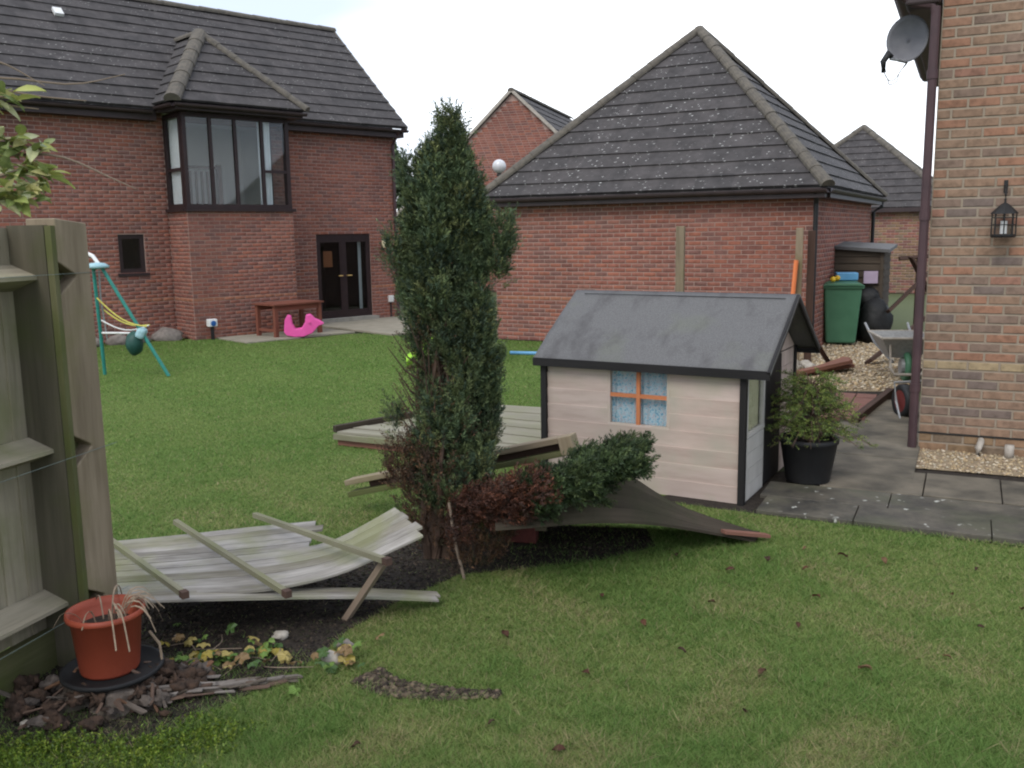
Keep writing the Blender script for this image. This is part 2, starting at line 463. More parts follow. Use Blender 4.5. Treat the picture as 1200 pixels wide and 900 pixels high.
class MB:
    def __init__(s):
        s.V, s.F, s.G, s.M = [], [], [], []

    def add(s, verts, faces, gr=None, mi=0):
        o = len(s.V)
        seed = Vector((random.random() * 40, random.random() * 40, random.random() * 40))
        for i, v in enumerate(verts):
            s.V.append(tuple(v))
            s.G.append(tuple(Vector(gr[i] if gr is not None else v) + seed))
        for f in faces:
            s.F.append(tuple(o + i for i in f))
            s.M.append(mi)
        return s

    def box(s, c, size, rot=None, mi=0, taper=1.0):
        """box with its centre at c; local x is the grain"""
        rot = rot or I3()
        hx, hy, hz = (k / 2 for k in size)
        loc = []
        for z in (-hz, hz):
            t = taper if z > 0 else 1.0
            for x, y in ((-hx, -hy), (hx, -hy), (hx, hy), (-hx, hy)):
                loc.append(Vector((x * t, y * t, z)))
        F = [(3, 2, 1, 0), (4, 5, 6, 7), (0, 1, 5, 4), (1, 2, 6, 5), (2, 3, 7, 6), (3, 0, 4, 7)]
        gr = loc
        if max(size) == size[2]:
            gr = [Vector((l.z, l.x, l.y)) for l in loc]
        elif max(size) == size[1]:
            gr = [Vector((l.y, l.x, l.z)) for l in loc]
        return s.add([Vector(c) + rot @ l for l in loc], F, gr, mi)

    def bar(s, p, q, wdt, hgt, mi=0, up=(0, 0, 1)):
        p, q = Vector(p), Vector(q)
        return s.box((p + q) / 2, ((q - p).length, wdt, hgt), frame(q - p, up), mi)

    def tube(s, pts, r, n=8, mi=0, cap=True):
        pts = [Vector(p) for p in pts]
        rs = r if isinstance(r, (list, tuple)) else [r] * len(pts)
        verts, gr, faces = [], [], []
        run = 0.0
        for i, p in enumerate(pts):
            a = pts[max(i - 1, 0)]
            b = pts[min(i + 1, len(pts) - 1)]
            m = frame(b - a)
            if i:
                run += (p - pts[i - 1]).length
            for k in range(n):
                t = 2 * math.pi * k / n
                verts.append(p + m @ Vector((0, math.cos(t) * rs[i], math.sin(t) * rs[i])))
                gr.append((run, math.cos(t) * rs[i], math.sin(t) * rs[i]))
        for i in range(len(pts) - 1):
            for k in range(n):
                a, b = i * n + k, i * n + (k + 1) % n
                faces.append((a, b, b + n, a + n))
        if cap:
            faces.append(tuple(range(n))[::-1])
            faces.append(tuple((len(pts) - 1) * n + k for k in range(n)))
        return s.add(verts, faces, gr, mi)

    def lathe(s, prof, n=24, c=(0, 0, 0), mi=0, rot=None):
        rot = rot or I3()
        c = Vector(c)
        verts, faces = [], []
        for r, z in prof:
            for k in range(n):
                t = 2 * math.pi * k / n
                verts.append(c + rot @ Vector((r * math.cos(t), r * math.sin(t), z)))
        for i in range(len(prof) - 1):
            for k in range(n):
                a, b = i * n + k, i * n + (k + 1) % n
                faces.append((a, b, b + n, a + n))
        return s.add(verts, faces, None, mi)

    def prism(s, poly, depth, m4, mi=0):
        """poly in local (x,z), extruded along local +y by depth, placed by 4x4 m4"""
        n = len(poly)
        loc = [Vector((x, 0, z)) for x, z in poly] + [Vector((x, depth, z)) for x, z in poly]
        F = [tuple(range(n)), tuple(range(2 * n - 1, n - 1, -1))]
        for i in range(n):
            j = (i + 1) % n
            F.append((i, i + n, j + n, j))
        gr = [(l.z, l.x, l.y) for l in loc]
        return s.add([m4 @ l for l in loc], F, gr, mi)

    def sheet(s, rows, thick=0.0, mi=0):
        """grid of points rows[i][j]; closed to a thin solid when thick > 0 (thickness down)"""
        nr, nc = len(rows), len(rows[0])
        top = [Vector(p) for r in rows for p in r]
        verts = list(top)
        gr = [(j * 0.12, i * 0.12, 0) for i in range(nr) for j in range(nc)]
        F = []
        for i in range(nr - 1):
            for j in range(nc - 1):
                a = i * nc + j
                F.append((a, a + 1, a + nc + 1, a + nc))
        if thick:
            n = len(top)
            verts += [p - Vector((0, 0, thick)) for p in top]
            gr += [(g[0], g[1], 0.1) for g in gr]
            F += [tuple(n + k for k in f[::-1]) for f in F[:]]
            rim = [j for j in range(nc)] + [i * nc + nc - 1 for i in range(1, nr)] + \
                  [(nr - 1) * nc + j for j in range(nc - 2, -1, -1)] + [i * nc for i in range(nr - 2, 0, -1)]
            for k in range(len(rim)):
                a, b = rim[k], rim[(k + 1) % len(rim)]
                F.append((a, a + n, b + n, b))
        return s.add(verts, F, gr, mi)

    def build(s, name, mats, parent=None, smooth=False, bevel=0.0, kind=None, label=None):
        me = bpy.data.meshes.new(name)
        me.from_pydata(s.V, [], s.F)
        a = me.attributes.new('gr', 'FLOAT_VECTOR', 'POINT')
        a.data.foreach_set('vector', np.array(s.G, dtype=np.float32).ravel())
        for mname in ([mats] if isinstance(mats, str) else mats):
            me.materials.append(MATS[mname] if isinstance(mname, str) else mname)
        me.polygons.foreach_set('material_index', s.M)
        if smooth:
            me.polygons.foreach_set('use_smooth', [True] * len(s.F))
        me.update()
        o = bpy.data.objects.new(name, me)
        COL.objects.link(o)
        if parent is not None:
            o.parent = parent
        if bevel:
            b = o.modifiers.new('edge', 'BEVEL')
            b.width = bevel
            b.segments = 2
            b.limit_method = 'ANGLE'
        if kind:
            o['kind'] = kind
        if label:
            o['label'] = label
        return o


def bulk(name, V, k, mats, C=None, parent=None, kind=None, F=None, mi=None):
    """big mesh from numpy: V (n*k,3), faces of k consecutive vertices (or F), colours C per vertex"""
    V = np.asarray(V, dtype=np.float32)
    if F is None:
        F = np.arange(len(V), dtype=np.int32).reshape(-1, k)
    me = bpy.data.meshes.new(name)
    me.vertices.add(len(V))
    me.vertices.foreach_set('co', V.ravel())
    me.loops.add(F.size)
    me.loops.foreach_set('vertex_index', F.astype(np.int32).ravel())
    me.polygons.add(len(F))
    me.polygons.foreach_set('loop_start', np.arange(0, F.size, F.shape[1], dtype=np.int32))
    for mm in ([mats] if isinstance(mats, str) else mats):
        me.materials.append(MATS[mm] if isinstance(mm, str) else mm)
    if mi is not None:
        me.polygons.foreach_set('material_index', np.asarray(mi, dtype=np.int32))
    if C is not None:
        a = me.attributes.new('Col', 'FLOAT_COLOR', 'POINT')
        C = np.asarray(C, dtype=np.float32)
        a.data.foreach_set('color', np.concatenate([C, np.ones((len(C), 1), np.float32)], 1).ravel())
    me.update(calc_edges=True)
    o = bpy.data.objects.new(name, me)
    COL.objects.link(o)
    if parent is not None:
        o.parent = parent
    if kind:
        o['kind'] = kind
    return o


def tag(o, label, cat, group=None):
    o['label'] = label
    o['category'] = cat
    if group:
        o['group'] = group
    return o


def thing(name, label, cat, loc=(0, 0, 0), rz=0.0, group=None):
    o = bpy.data.objects.new(name, None)
    COL.objects.link(o)
    o.location = loc
    o.rotation_euler = (0, 0, rz)
    o.empty_display_size = 0.1
    return tag(o, label, cat, group)


def struct(o):
    o['kind'] = 'structure'
    return o


def project(p):
    """where a world point falls in a 1200 x 900 frame (used to decide what is near and in view)"""
    v = cam.matrix_world.inverted() @ Vector(p)
    if v.z > -0.1:
        return None
    return 600 + FPX * v.x / -v.z, 450 - FPX * v.y / -v.z, -v.z


def unit(v):
    n = np.linalg.norm(v, axis=-1, keepdims=True)
    return v / np.maximum(n, 1e-9)


def sprigs(P, D, L, m, leaf, width, C, spread=0.8, cj=0.18, t0=0.12):
    """m small diamond leaves along each sprig; returns V, colours"""
    n = len(P)
    t = t0 + (1 - t0) * (np.arange(m)[None, :] + rng.random((n, m))) / m
    pos = P[:, None, :] + D[:, None, :] * (L[:, None] * t)[..., None]
    rnd = unit(rng.normal(size=(n, m, 3)))
    rad = unit(rnd - (rnd * D[:, None, :]).sum(-1, keepdims=True) * D[:, None, :])
    ld = unit(D[:, None, :] * (1.0 - spread * 0.55) + rad * spread)
    side = unit(np.cross(ld, unit(rng.normal(size=(n, m, 3)))))
    ll = (leaf * (0.65 + 0.7 * rng.random((n, m))) * (1.15 - 0.5 * t))[..., None]
    ww = (width * (0.7 + 0.6 * rng.random((n, m))))[..., None]
    a = pos
    b = pos + ld * ll * 0.5 + side * ww * 0.5
    c = pos + ld * ll
    d = pos + ld * ll * 0.5 - side * ww * 0.5
    V = np.stack([a, b, c, d], 2).reshape(-1, 3)
    cc = C[:, None, :] * (1 + cj * rng.normal(size=(n, m, 1)))
    cc = np.repeat(np.clip(cc, 0.004, 1)[:, :, None, :], 4, 2).reshape(-1, 3)
    return V, cc


# ------------------------------------------------------------------ ground sheets
def flat(name, pts, z, m, kind='structure', parent=None, thick=0.0):
    mb = MB()
    n = len(pts)
    V = [(x, y, z) for x, y in pts]
    F = [tuple(range(n))]
    if thick:
        V += [(x, y, z - thick) for x, y in pts]
        F += [tuple(range(2 * n - 1, n - 1, -1))] + [(i, i + n, (i + 1) % n + n, (i + 1) % n) for i in range(n)]
    mb.add(V, F)
    o = mb.build(name, m, parent)
    if kind:
        o['kind'] = kind
    return o


plain('far_ground', (0.09, 0.105, 0.045), (0.065, 0.08, 0.035), 0.2, 0.95, 0.3)
flat('ground', [(-900, -900), (900, -900), (900, 900), (-900, 900)], -0.02, 'far_ground')
flat('lawn', [(-12, -3), (6, -3), (6, 5), (3.0, 5.3), (1.4, 6.2), (0.9, 16), (-2.2, 17.6), (-12, 21)], 0.0, 'lawn_turf')


# ------------------------------------------------------------------ bricks, tiles
def wall_cells(mb, u0, u1, v0, v1, opens, thick, m4, mi=0):
    us = sorted({u0, u1, *[k for o in opens for k in o[:2] if u0 < k < u1]})
    vs = sorted({v0, v1, *[k for o in opens for k in o[2:] if v0 < k < v1]})
    for a, b in zip(us, us[1:]):
        for c, d in zip(vs, vs[1:]):
            uc, vc = (a + b) / 2, (c + d) / 2
            if any(o[0] < uc < o[1] and o[2] < vc < o[3] for o in opens):
                continue
            mb.prism([(a, c), (b, c), (b, d), (a, d)], thick, m4, mi)


_brick_mesh = {}


def brick_mesh(lu, lv, mat_):
    key = (round(lu, 4), round(lv, 4), mat_.name)
    if key not in _brick_mesh:
        ch, out, back = 0.0035, 0.007, 0.012
        hu, hv = lu / 2, lv / 2
        V = []
        for y, e in ((back, 0), (-out + ch, 0), (-out, ch)):
            V += [(-hu + e, y, -hv + e), (hu - e, y, -hv + e), (hu - e, y, hv - e), (-hu + e, y, hv - e)]
        F = [(8, 9, 10, 11)]
        for r in (0, 4):
            F += [(r + i, r + (i + 1) % 4, r + 4 + (i + 1) % 4, r + 4 + i) for i in range(4)]
        me = bpy.data.meshes.new('brick')
        me.from_pydata(V, [], F)
        me.materials.append(mat_)
        me.update()
        _brick_mesh[key] = (me, np.array(V), np.array(F))
    return _brick_mesh[key]


def brick_wall(wall, house_m, m4, u0, u1, v0, v1, opens, course, blen, pal, n_ind, row_pal=None, joint=0.014, phase=0.0):
    """bricks proud of the mortar; the ones that show largest are parts, the rest one joined part"""
    bl = []
    nrow = int((v1 - v0) / course)
    for r in range(nrow):
        a, b = v0 + r * course + joint / 2, v0 + (r + 1) * course - joint / 2
        off = phase + (0.5 * blen if r % 2 else 0.0)
        k0 = math.floor((u0 - off) / blen) - 1
        k1 = math.ceil((u1 - off) / blen) + 1
        for k in range(k0, k1):
            p, q = max(off + k * blen, u0) + joint / 2, min(off + (k + 1) * blen, u1) - joint / 2
            segs = [(p, q)] if q - p > 0.03 else []
            for o in opens:
                if o[2] < (a + b) / 2 < o[3]:
                    ns = []
                    for (x, y) in segs:
                        if y <= o[0] or x >= o[1]:
                            ns.append((x, y))
                            continue
                        if x < o[0] - 0.03:
                            ns.append((x, o[0] - 0.004))
                        if y > o[1] + 0.03:
                            ns.append((o[1] + 0.004, y))
                    segs = ns
            pl = (row_pal(r) if row_pal else None) or pal
            for (x, y) in segs:
                bl.append(((x + y) / 2, (a + b) / 2, y - x, b - a, random.choice(pl)))
    scored = []
    wm = house_m @ m4
    for i, t in enumerate(bl):
        pr = project(wm @ Vector((t[0], 0, t[1])))
        inside = pr and -10 < pr[0] < 1210 and -10 < pr[1] < 910
        scored.append(((0 if inside else 1), pr[2] if pr else 999, i))
    scored.sort()
    ind = {i for (ins, _, i) in scored[:n_ind] if ins == 0}
    full_u, full_v = blen - joint, course - joint
    Vs, Fs, Ms, mats, nv = [], [], [], [], 0
    R3 = np.array(m4.to_3x3())
    T3 = np.array(m4.translation)
    for i, (u, v, lu, lv, mt) in enumerate(bl):
        me, V, F = brick_mesh(full_u, full_v, mt)
        su = lu / full_u
        jy = random.uniform(-0.0015, 0.0015)
        if i in ind:
            o = bpy.data.objects.new('brick', me)
            COL.objects.link(o)
            o.parent = wall
            o.matrix_local = m4 @ Matrix.Translation((u, jy, v)) @ Matrix.Diagonal((su, 1, 1, 1))
        else:
            if mt not in mats:
                mats.append(mt)
            W = V * np.array([su, 1, 1]) + np.array([u, jy, v])
            Vs.append(W @ R3.T + T3)
            Fs.append(F + nv)
            Ms += [mats.index(mt)] * len(F)
            nv += len(V)
    if Vs:
        bulk('brickwork', np.concatenate(Vs), 4, mats, None, wall, 'stuff', np.concatenate(Fs), Ms)


def roof_face(roof, E0, E1, T0, T1, n, mname, name='tile_course'):
    """courses of tiles between an eave line E0-E1 and a top line T0-T1, each course one object"""
    E0, E1, T0, T1 = (Vector(p) for p in (E0, E1, T0, T1))
    nrm = (E1 - E0).cross((T0 + T1) / 2 - E0).normalized()
    if nrm.z < 0:
        nrm = -nrm
    slope = ((T0 + T1) / 2 - (E0 + E1) / 2).length
    sd_ = random.random() * 30
    for i in range(n):
        f0, f1 = max(i / n - 0.012, 0), (i + 1) / n
        a, b = E0.lerp(T0, f0), E1.lerp(T1, f0)
        c, d = E0.lerp(T0, f1), E1.lerp(T1, f1)
        m = max(1, int((b - a).length / 0.33))
        V, F, G = [], [], []
        for j in range(m + 1):
            t = j / m
            lift = 0.034 + random.uniform(-0.004, 0.005)
            p, q = a.lerp(b, t), c.lerp(d, t)
            jy = (T0 - E0).normalized() * random.uniform(-0.006, 0.006)
            V += [p + jy - nrm * 0.01, p + jy + nrm * lift, q + nrm * 0.008]
            x = (p - E0).dot((E1 - E0).normalized())
            x2 = (q - E0).dot((E1 - E0).normalized())
            G += [(x + sd_, f0 * slope, 0.0), (x + sd_, f0 * slope + 0.002, 0.0), (x2 + sd_, f1 * slope - 0.004, 0.0)]
        for j in range(m):
            o = j * 3
            F += [(o, o + 3, o + 4, o + 1), (o + 1, o + 4, o + 5, o + 2)]
        mb = MB()
        mb.V = [tuple(v) for v in V]
        mb.F = F
        mb.G = G
        mb.M = [0] * len(F)
        mb.build(name, mname, roof)


def ridge_caps(roof, p, q, name='ridge_tile', r=0.11, step=0.42, mname='hip_tile', lift=0.0):
    p, q = Vector(p), Vector(q)
    L = (q - p).length
    n = max(1, round(L / step))
    st = L / n
    mb = MB()
    V, F = [], []
    for (x, rr) in ((-0.015, r * 1.06), (st + 0.01, r * 0.96)):
        for k in range(9):
            t = math.pi * (k / 8) * 1.16 - 0.08 * math.pi
            V.append((x, math.cos(t) * rr, math.sin(t) * rr * 0.8))
    for k in range(8):
        F.append((k, k + 1, k + 10, k + 9))
    V += [(-0.015, 0, -0.02)]
    F += [(18, k + 1, k) for k in range(8)]
    mb.add(V, F)
    m3 = frame(q - p)
    first = None
    for i in range(n):
        if first is None:
            o = first = mb.build(name, mname, roof)
        else:
            o = first.copy()
            COL.objects.link(o)
            o.parent = roof
        o.matrix_local = Matrix.Translation(p + (q - p) * (i / n) + Vector((0, 0, lift + random.uniform(-0.004, 0.004)))) @ m3.to_4x4()


def gutter(parent, p, q, r=0.055, name='gutter', m='brown_plastic'):
    p, q = Vector(p), Vector(q)
    m3 = frame(q - p)
    V, F = [], []
    for x in (0, (q - p).length):
        for rr in (r, r - 0.006):
            for k in range(9):
                t = math.pi + math.pi * k / 8
                V.append(p + m3 @ Vector((x, math.cos(t) * rr, math.sin(t) * rr)))
    for k in range(8):
        F += [(k, k + 1, k + 19, k + 18), (9 + k, 27 + k, 28 + k, 10 + k), (k, 9 + k, 10 + k, k + 1), (18 + k, 19 + k, 28 + k, 27 + k)]
    F += [(0, 18, 27, 9), (8, 17, 35, 26)]
    return MB().add(V, F).build(name, m, parent)


def window(parent, m4, x0, x1, z0, z1, mull, trans, fw=0.06, name='window', glass='window_glass', sill=True, deep=0.07):
    """frame with mullions at x=mull and (xa,xb,z) transoms; panes are sub-parts. Local: x along, y in, z up"""
    fr = MB()

    def B(a, b, c, d, y0=0.0, y1=deep):
        fr.prism([(a, c), (b, c), (b, d), (a, d)], y1 - y0, m4 @ Matrix.Translation((0, y0, 0)))
    B(x0, x0 + fw, z0, z1)
    B(x1 - fw, x1, z0, z1)
    B(x0 + fw, x1 - fw, z0, z0 + fw, 0.002, deep - 0.002)
    B(x0 + fw, x1 - fw, z1 - fw, z1, 0.002, deep - 0.002)
    for x in mull:
        B(x - fw * 0.4, x + fw * 0.4, z0 + fw, z1 - fw, 0.004, deep - 0.004)
    for (a, b, z) in trans:
        B(a + fw * 0.4, b - fw * 0.4, z - fw * 0.35, z + fw * 0.35, 0.008, deep - 0.008)
    o = fr.build(name, 'brown_frame', parent)
    xs = [x0 + fw * 0.6] + list(mull) + [x1 - fw * 0.6]
    for a, b in zip(xs, xs[1:]):
        zs = [z0 + fw * 0.6, z1 - fw * 0.6]
        for (p, q, z) in trans:
            if p - 0.1 < a and b < q + 0.1:
                zs.insert(1, z)
        for c, d in zip(zs, zs[1:]):
            pm = MB()
            pm.prism([(a, c), (b, c), (b, d), (a, d)], 0.006, m4 @ Matrix.Translation((0, deep * 0.5, 0)))
            pm.build('pane', glass, o)
    if sill:
        sm = MB()
        sm.prism([(x0 - 0.05, z0 - 0.06), (x1 + 0.05, z0 - 0.06), (x1 + 0.05, z0 - 0.004), (x0 - 0.05, z0 - 0.004)], 0.14,
                 m4 @ Matrix.Translation((0, -0.06, 0)))
        sm.build('sill', 'brown_frame', o)
    return o


def room(parent, x0, x1, y0, y1, z0, z1, m):
    """a room behind a window: five inward walls with thickness"""
    mb = MB()
    t = 0.05
    mb.box(((x0 + x1) / 2, y1 + t / 2, (z0 + z1) / 2), (x1 - x0, t, z1 - z0))
    mb.box((x0 - t / 2, (y0 + y1) / 2, (z0 + z1) / 2), (t, y1 - y0, z1 - z0))
    mb.box((x1 + t / 2, (y0 + y1) / 2, (z0 + z1) / 2), (t, y1 - y0, z1 - z0))
    mb.box(((x0 + x1) / 2, (y0 + y1) / 2, z0 - t / 2), (x1 - x0, y1 - y0, t))
    mb.box(((x0 + x1) / 2, (y0 + y1) / 2, z1 + t / 2), (x1 - x0, y1 - y0, t))
    return mb.build('interior_room', m, parent)


def hm(loc, rz):
    return Matrix.Translation(loc) @ Matrix.Rotation(rz, 4, 'Z')


ID = Matrix.Identity(4)

# ------------------------------------------------------------------ house with the bay (across the lawn)
HL, HR = (-2.569, 21.38, 0), R(43)
hb = thing('brick_house', 'long red brick house with an upstairs bay window under its own hipped roof', 'house', HL, HR)
hbm = hm(HL, HR)
XL = -10.6
opens = [(-6.23, -5.75, 1.26, 1.96), (-2.1, -0.73, 0.10, 1.91), (-5.20, -3.13, 2.45, 4.05)]
wb = MB()
wall_cells(wb, XL, 0, 0, 4.2, opens, 0.22, ID)
wb.box((XL + 0.11, 2.5, 2.1), (0.22, 4.56, 4.2))
wb.box((-0.11, 2.5, 2.1), (0.22, 4.56, 4.2))
wb.box((XL / 2, 4.9, 2.1), (-XL, 0.22, 4.2))
for xx in (XL + 0.11, -0.11):       # gables
    wb.prism([(0, 4.2), (5.0, 4.2), (2.5, 6.6)], 0.22, Matrix.Translation((xx + 0.11, 0, 0)) @ Matrix.Rotation(R(90), 4, 'Z'))
wall = wb.build('wall', 'mortar_red', hb)
CRS, BLN = 0.0705, 0.2105
BANDROW = lambda r: BR_ORANGE if r == 10 else None
brick_wall(wall, hbm, ID, XL, 0, 0, 4.2, opens + [(-5.25, -3.08, -1, 4.3)], CRS, BLN, BR_RED, 170, BANDROW)
# bay
bayw = MB()
BX0, BX1, BY = -5.25, -3.08, -0.8
wall_cells(bayw, BX0, BX1, 0, 2.40, [], 0.2, Matrix.Translation((0, BY, 0)))
bayw.box((BX0 + 0.1, BY / 2 + 0.1, 1.2), (0.2, -BY - 0.2, 2.40))
bayw.box((BX1 - 0.1, BY / 2 + 0.1, 1.2), (0.2, -BY - 0.2, 2.40))
bay = bayw.build('bay_wall', 'mortar_red', hb)
brick_wall(bay, hbm, Matrix.Translation((0, BY, 0)), BX0, BX1, 0, 2.40, [], CRS, BLN, BR_RED, 130, BANDROW)
mret = Matrix.Translation((BX0, 0, 0)) @ Matrix.Rotation(R(-90), 4, 'Z')
brick_wall(bay, hbm, mret, 0, -BY, 0, 2.40, [], CRS, BLN, BR_RED, 0, BANDROW)
window(hb, Matrix.Translation((0, BY, 0)), BX0 + 0.01, BX1 - 0.01, 2.42, 4.12, [-4.70, -4.21, -3.66], [(-3.66, BX1, 3.12)], 0.075, 'bay_window')
window(hb, Matrix.Translation((BX0, 0, 0)) @ Matrix.Rotation(R(-90), 4, 'Z'), 0.0, -BY - 0.075, 2.42, 4.12, [], [(0.0, 0.75, 3.12)], 0.08, 'bay_window', sill=True)
window(hb, Matrix.Translation((BX1, BY, 0)) @ Matrix.Rotation(R(90), 4, 'Z'), 0.075, -BY, 2.42, 4.12, [], [], 0.08, 'bay_window')
MB().box(((BX0 + BX1) / 2, BY / 2 + 0.1, 4.15), (BX1 - BX0, -BY - 0.25, 0.04)).build('bay_ceiling', 'room_pale', hb)
MB().box(((BX0 + BX1) / 2, BY / 2 + 0.1, 2.38), (BX1 - BX0 - 0.42, -BY - 0.2, 0.04)).build('bay_floor', 'room_pale', hb)
room(hb, -5.6, -2.7, 0.23, 1.9, 2.3, 4.16, 'room_pale')


def folds(x0, x1, z0, z1, y, m4, amp=0.025, n=7):
    rows = []
    for z in (z0, z1):
        rows.append([m4 @ Vector((x0 + (x1 - x0) * k / (n * 4), y + amp * math.sin(k * math.pi / 2), z)) for k in range(n * 4 + 1)])
    return MB().sheet(rows)


folds(0.06, 0.70, 2.46, 4.10, 0.085, Matrix.Translation((BX0, 0, 0)) @ Matrix.Rotation(R(-90), 4, 'Z')).build('curtain', 'curtain_white', hb, True)
folds(-3.68, -3.42, 2.5, 4.08, 0.15, Matrix.Translation((0, BY, 0)), 0.025, 3).build('curtain', 'curtain_white', hb, True)
bal = MB()
bal.bar((-5.15, 0.1, 3.22), (-4.15, 0.1, 3.22), 0.06, 0.05)
bal.bar((-5.15, 0.1, 2.46), (-4.15, 0.1, 2.46), 0.06, 0.05)
bal.box((-4.15, 0.1, 2.84), (0.09, 0.09, 0.88))
for k in range(8):
    bal.box((-5.08 + k * 0.115, 0.1, 2.8), (0.035, 0.035, 0.7))
bal.build('stair_balustrade', 'dark_timber', hb)
# small window, door
window(hb, Matrix.Translation((0, 0.03, 0)), -6.23, -5.75, 1.26, 1.96, [], [], 0.075, 'small_window')
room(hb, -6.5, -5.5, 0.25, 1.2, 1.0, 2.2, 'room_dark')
dr = window(hb, Matrix.Translation((0, 0.02, 0)), -2.1, -0.73, 0.10, 1.91, [-1.43], [], 0.1, 'patio_door', 'door_glass', sill=False)
dmb = MB()
for a, b in ((-2.0, -1.47), (-1.39, -0.83)):
    dmb.prism([(a, 0.2), (b, 0.2), (b, 0.27), (a, 0.27)], 0.05, Matrix.Translation((0, 0.03, 0)))
    dmb.prism([(a, 1.74), (b, 1.74), (b, 1.81), (a, 1.81)], 0.05, Matrix.Translation((0, 0.03, 0)))
dmb.box((-1.49, 0.055, 1.0), (0.05, 0.05, 1.47))
dmb.box((-1.37, 0.055, 1.0), (0.05, 0.05, 1.47))
dmb.build('door_leaf', 'brown_frame', dr)
for sx in (-1, 1):
    h = MB()
    h.tube([(-1.43 + sx * 0.06, 0.01, 1.02), (-1.43 + sx * 0.06, -0.03, 1.02), (-1.43 + sx * 0.17, -0.035, 1.02)], 0.012, 8)
    h.build('door_handle', 'brass', dr)
MB().box((-1.76, 0.12, 1.38), (0.22, 0.004, 0.34)).build('door_notice', 'orange_bar', dr)
folds(-0.96, -0.88, 0.25, 1.8, 0.16, ID, 0.012, 2).build('curtain', 'curtain_white', dr, True)
MB().box((-1.42, -0.06, 0.06), (1.5, 0.2, 0.1)).build('door_step', 'concrete', dr)
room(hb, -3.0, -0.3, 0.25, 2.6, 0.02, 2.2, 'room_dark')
# roof
EY, EZ, RY, RZ = -0.3, 4.21, 2.5, 6.71
RX0, RX1 = XL - 0.1, 0.18
rf = MB()
rf.add([(RX0, EY, EZ - 0.03), (RX1, EY, EZ - 0.03), (RX1, RY, RZ - 0.03), (RX0, RY, RZ - 0.03), (RX0, 5.3, EZ - 0.03), (RX1, 5.3, EZ - 0.03)],
       [(0, 1, 2, 3), (3, 2, 5, 4)])
roof = rf.build('roof', 'tile_house', hb)
roof_face(roof, (RX0, EY, EZ), (RX1, EY, EZ), (RX0, RY, RZ), (RX1, RY, RZ), 12, 'tile_house')
ridge_caps(roof, (RX0, RY, RZ), (RX1, RY, RZ), lift=-0.01)
vg = MB()
vg.bar((RX1 - 0.03, EY + 0.02, EZ - 0.05), (RX1 - 0.03, RY, RZ - 0.05), 0.05, 0.14)
vg.bar((RX1 - 0.03, 5.28, EZ - 0.05), (RX1 - 0.03, RY, RZ - 0.05), 0.05, 0.14)
vg.build('verge_board', 'hip_tile', roof)
MB().prism([(RX0, 4.0), (BX0 - 0.2, 4.0), (BX0 - 0.2, 4.17), (RX0, 4.17)], 0.22, Matrix.Translation((0, -0.235, 0))).build('soffit_box', 'brown_plastic', hb)
MB().prism([(BX1 + 0.2, 4.0), (RX1 - 0.06, 4.0), (RX1 - 0.06, 4.17), (BX1 + 0.2, 4.17)], 0.22, Matrix.Translation((0, -0.235, 0))).build('soffit_box', 'brown_plastic', hb)
gutter(hb, (RX0, -0.30, 4.16), (BX0 - 0.3, -0.30, 4.16))
gutter(hb, (BX1 + 0.3, -0.30, 4.16), (RX1, -0.30, 4.16))
dp = MB()
dp.tube([(-0.05, -0.28, 4.12), (-0.05, -0.12, 3.95), (-0.05, -0.045, 3.85), (-0.05, -0.045, 0.05)], 0.035, 10)
dp.build('downpipe', 'pipe_brown', hb)
# bay roof: short ridge, three hips
bx0, bx1, by = -5.5, -2.83, -1.08
bz = 4.27
apx, apy, apz = (bx0 + bx1) / 2, 0.5, 5.78
ridge_y = EY + (apz - EZ) / (RZ - EZ) * (RY - EY)


def main_z(y):
    return EZ + (y - EY) / (RY - EY) * (RZ - EZ)


vy = EY + (bz - EZ) / (RZ - EZ) * (RY - EY)
roof_face(roof, (bx0, by, bz), (bx1, by, bz), (apx, apy, apz), (apx, apy, apz), 7, 'tile_house', 'bay_tile_course')
roof_face(roof, (bx0, vy, bz), (bx0, by, bz), (apx, ridge_y, apz), (apx, apy, apz), 7, 'tile_house', 'bay_tile_course')
roof_face(roof, (bx1, by, bz), (bx1, vy, bz), (apx, apy, apz), (apx, ridge_y, apz), 7, 'tile_house', 'bay_tile_course')
ridge_caps(roof, (bx0, by, bz + 0.02), (apx, apy, apz), 'hip_tile', 0.14)
ridge_caps(roof, (bx1, by, bz + 0.02), (apx, apy, apz), 'hip_tile', 0.10)
ridge_caps(roof, (apx, ridge_y, apz), (apx, apy, apz), 'ridge_tile', 0.10)
MB().box(((bx0 + bx1) / 2, (by - 0.2) / 2 + 0.0, 4.19), (bx1 - bx0 - 0.12, -by - 0.3, 0.12)).build('bay_soffit', 'brown_plastic', hb)
vt = MB().box((-6.35, 1.72, main_z(1.72) + 0.08), (0.16, 0.2, 0.06), Matrix.Rotation(R(42), 3, 'X'))
vt.build('roof_vent', 'white_plastic', roof)
gutter(hb, (bx0 + 0.02, by - 0.01, 4.22), (bx1 - 0.02, by - 0.01, 4.22))
gutter(hb, (bx0 + 0.0, -0.35, 4.22), (bx0 + 0.0, by, 4.22))
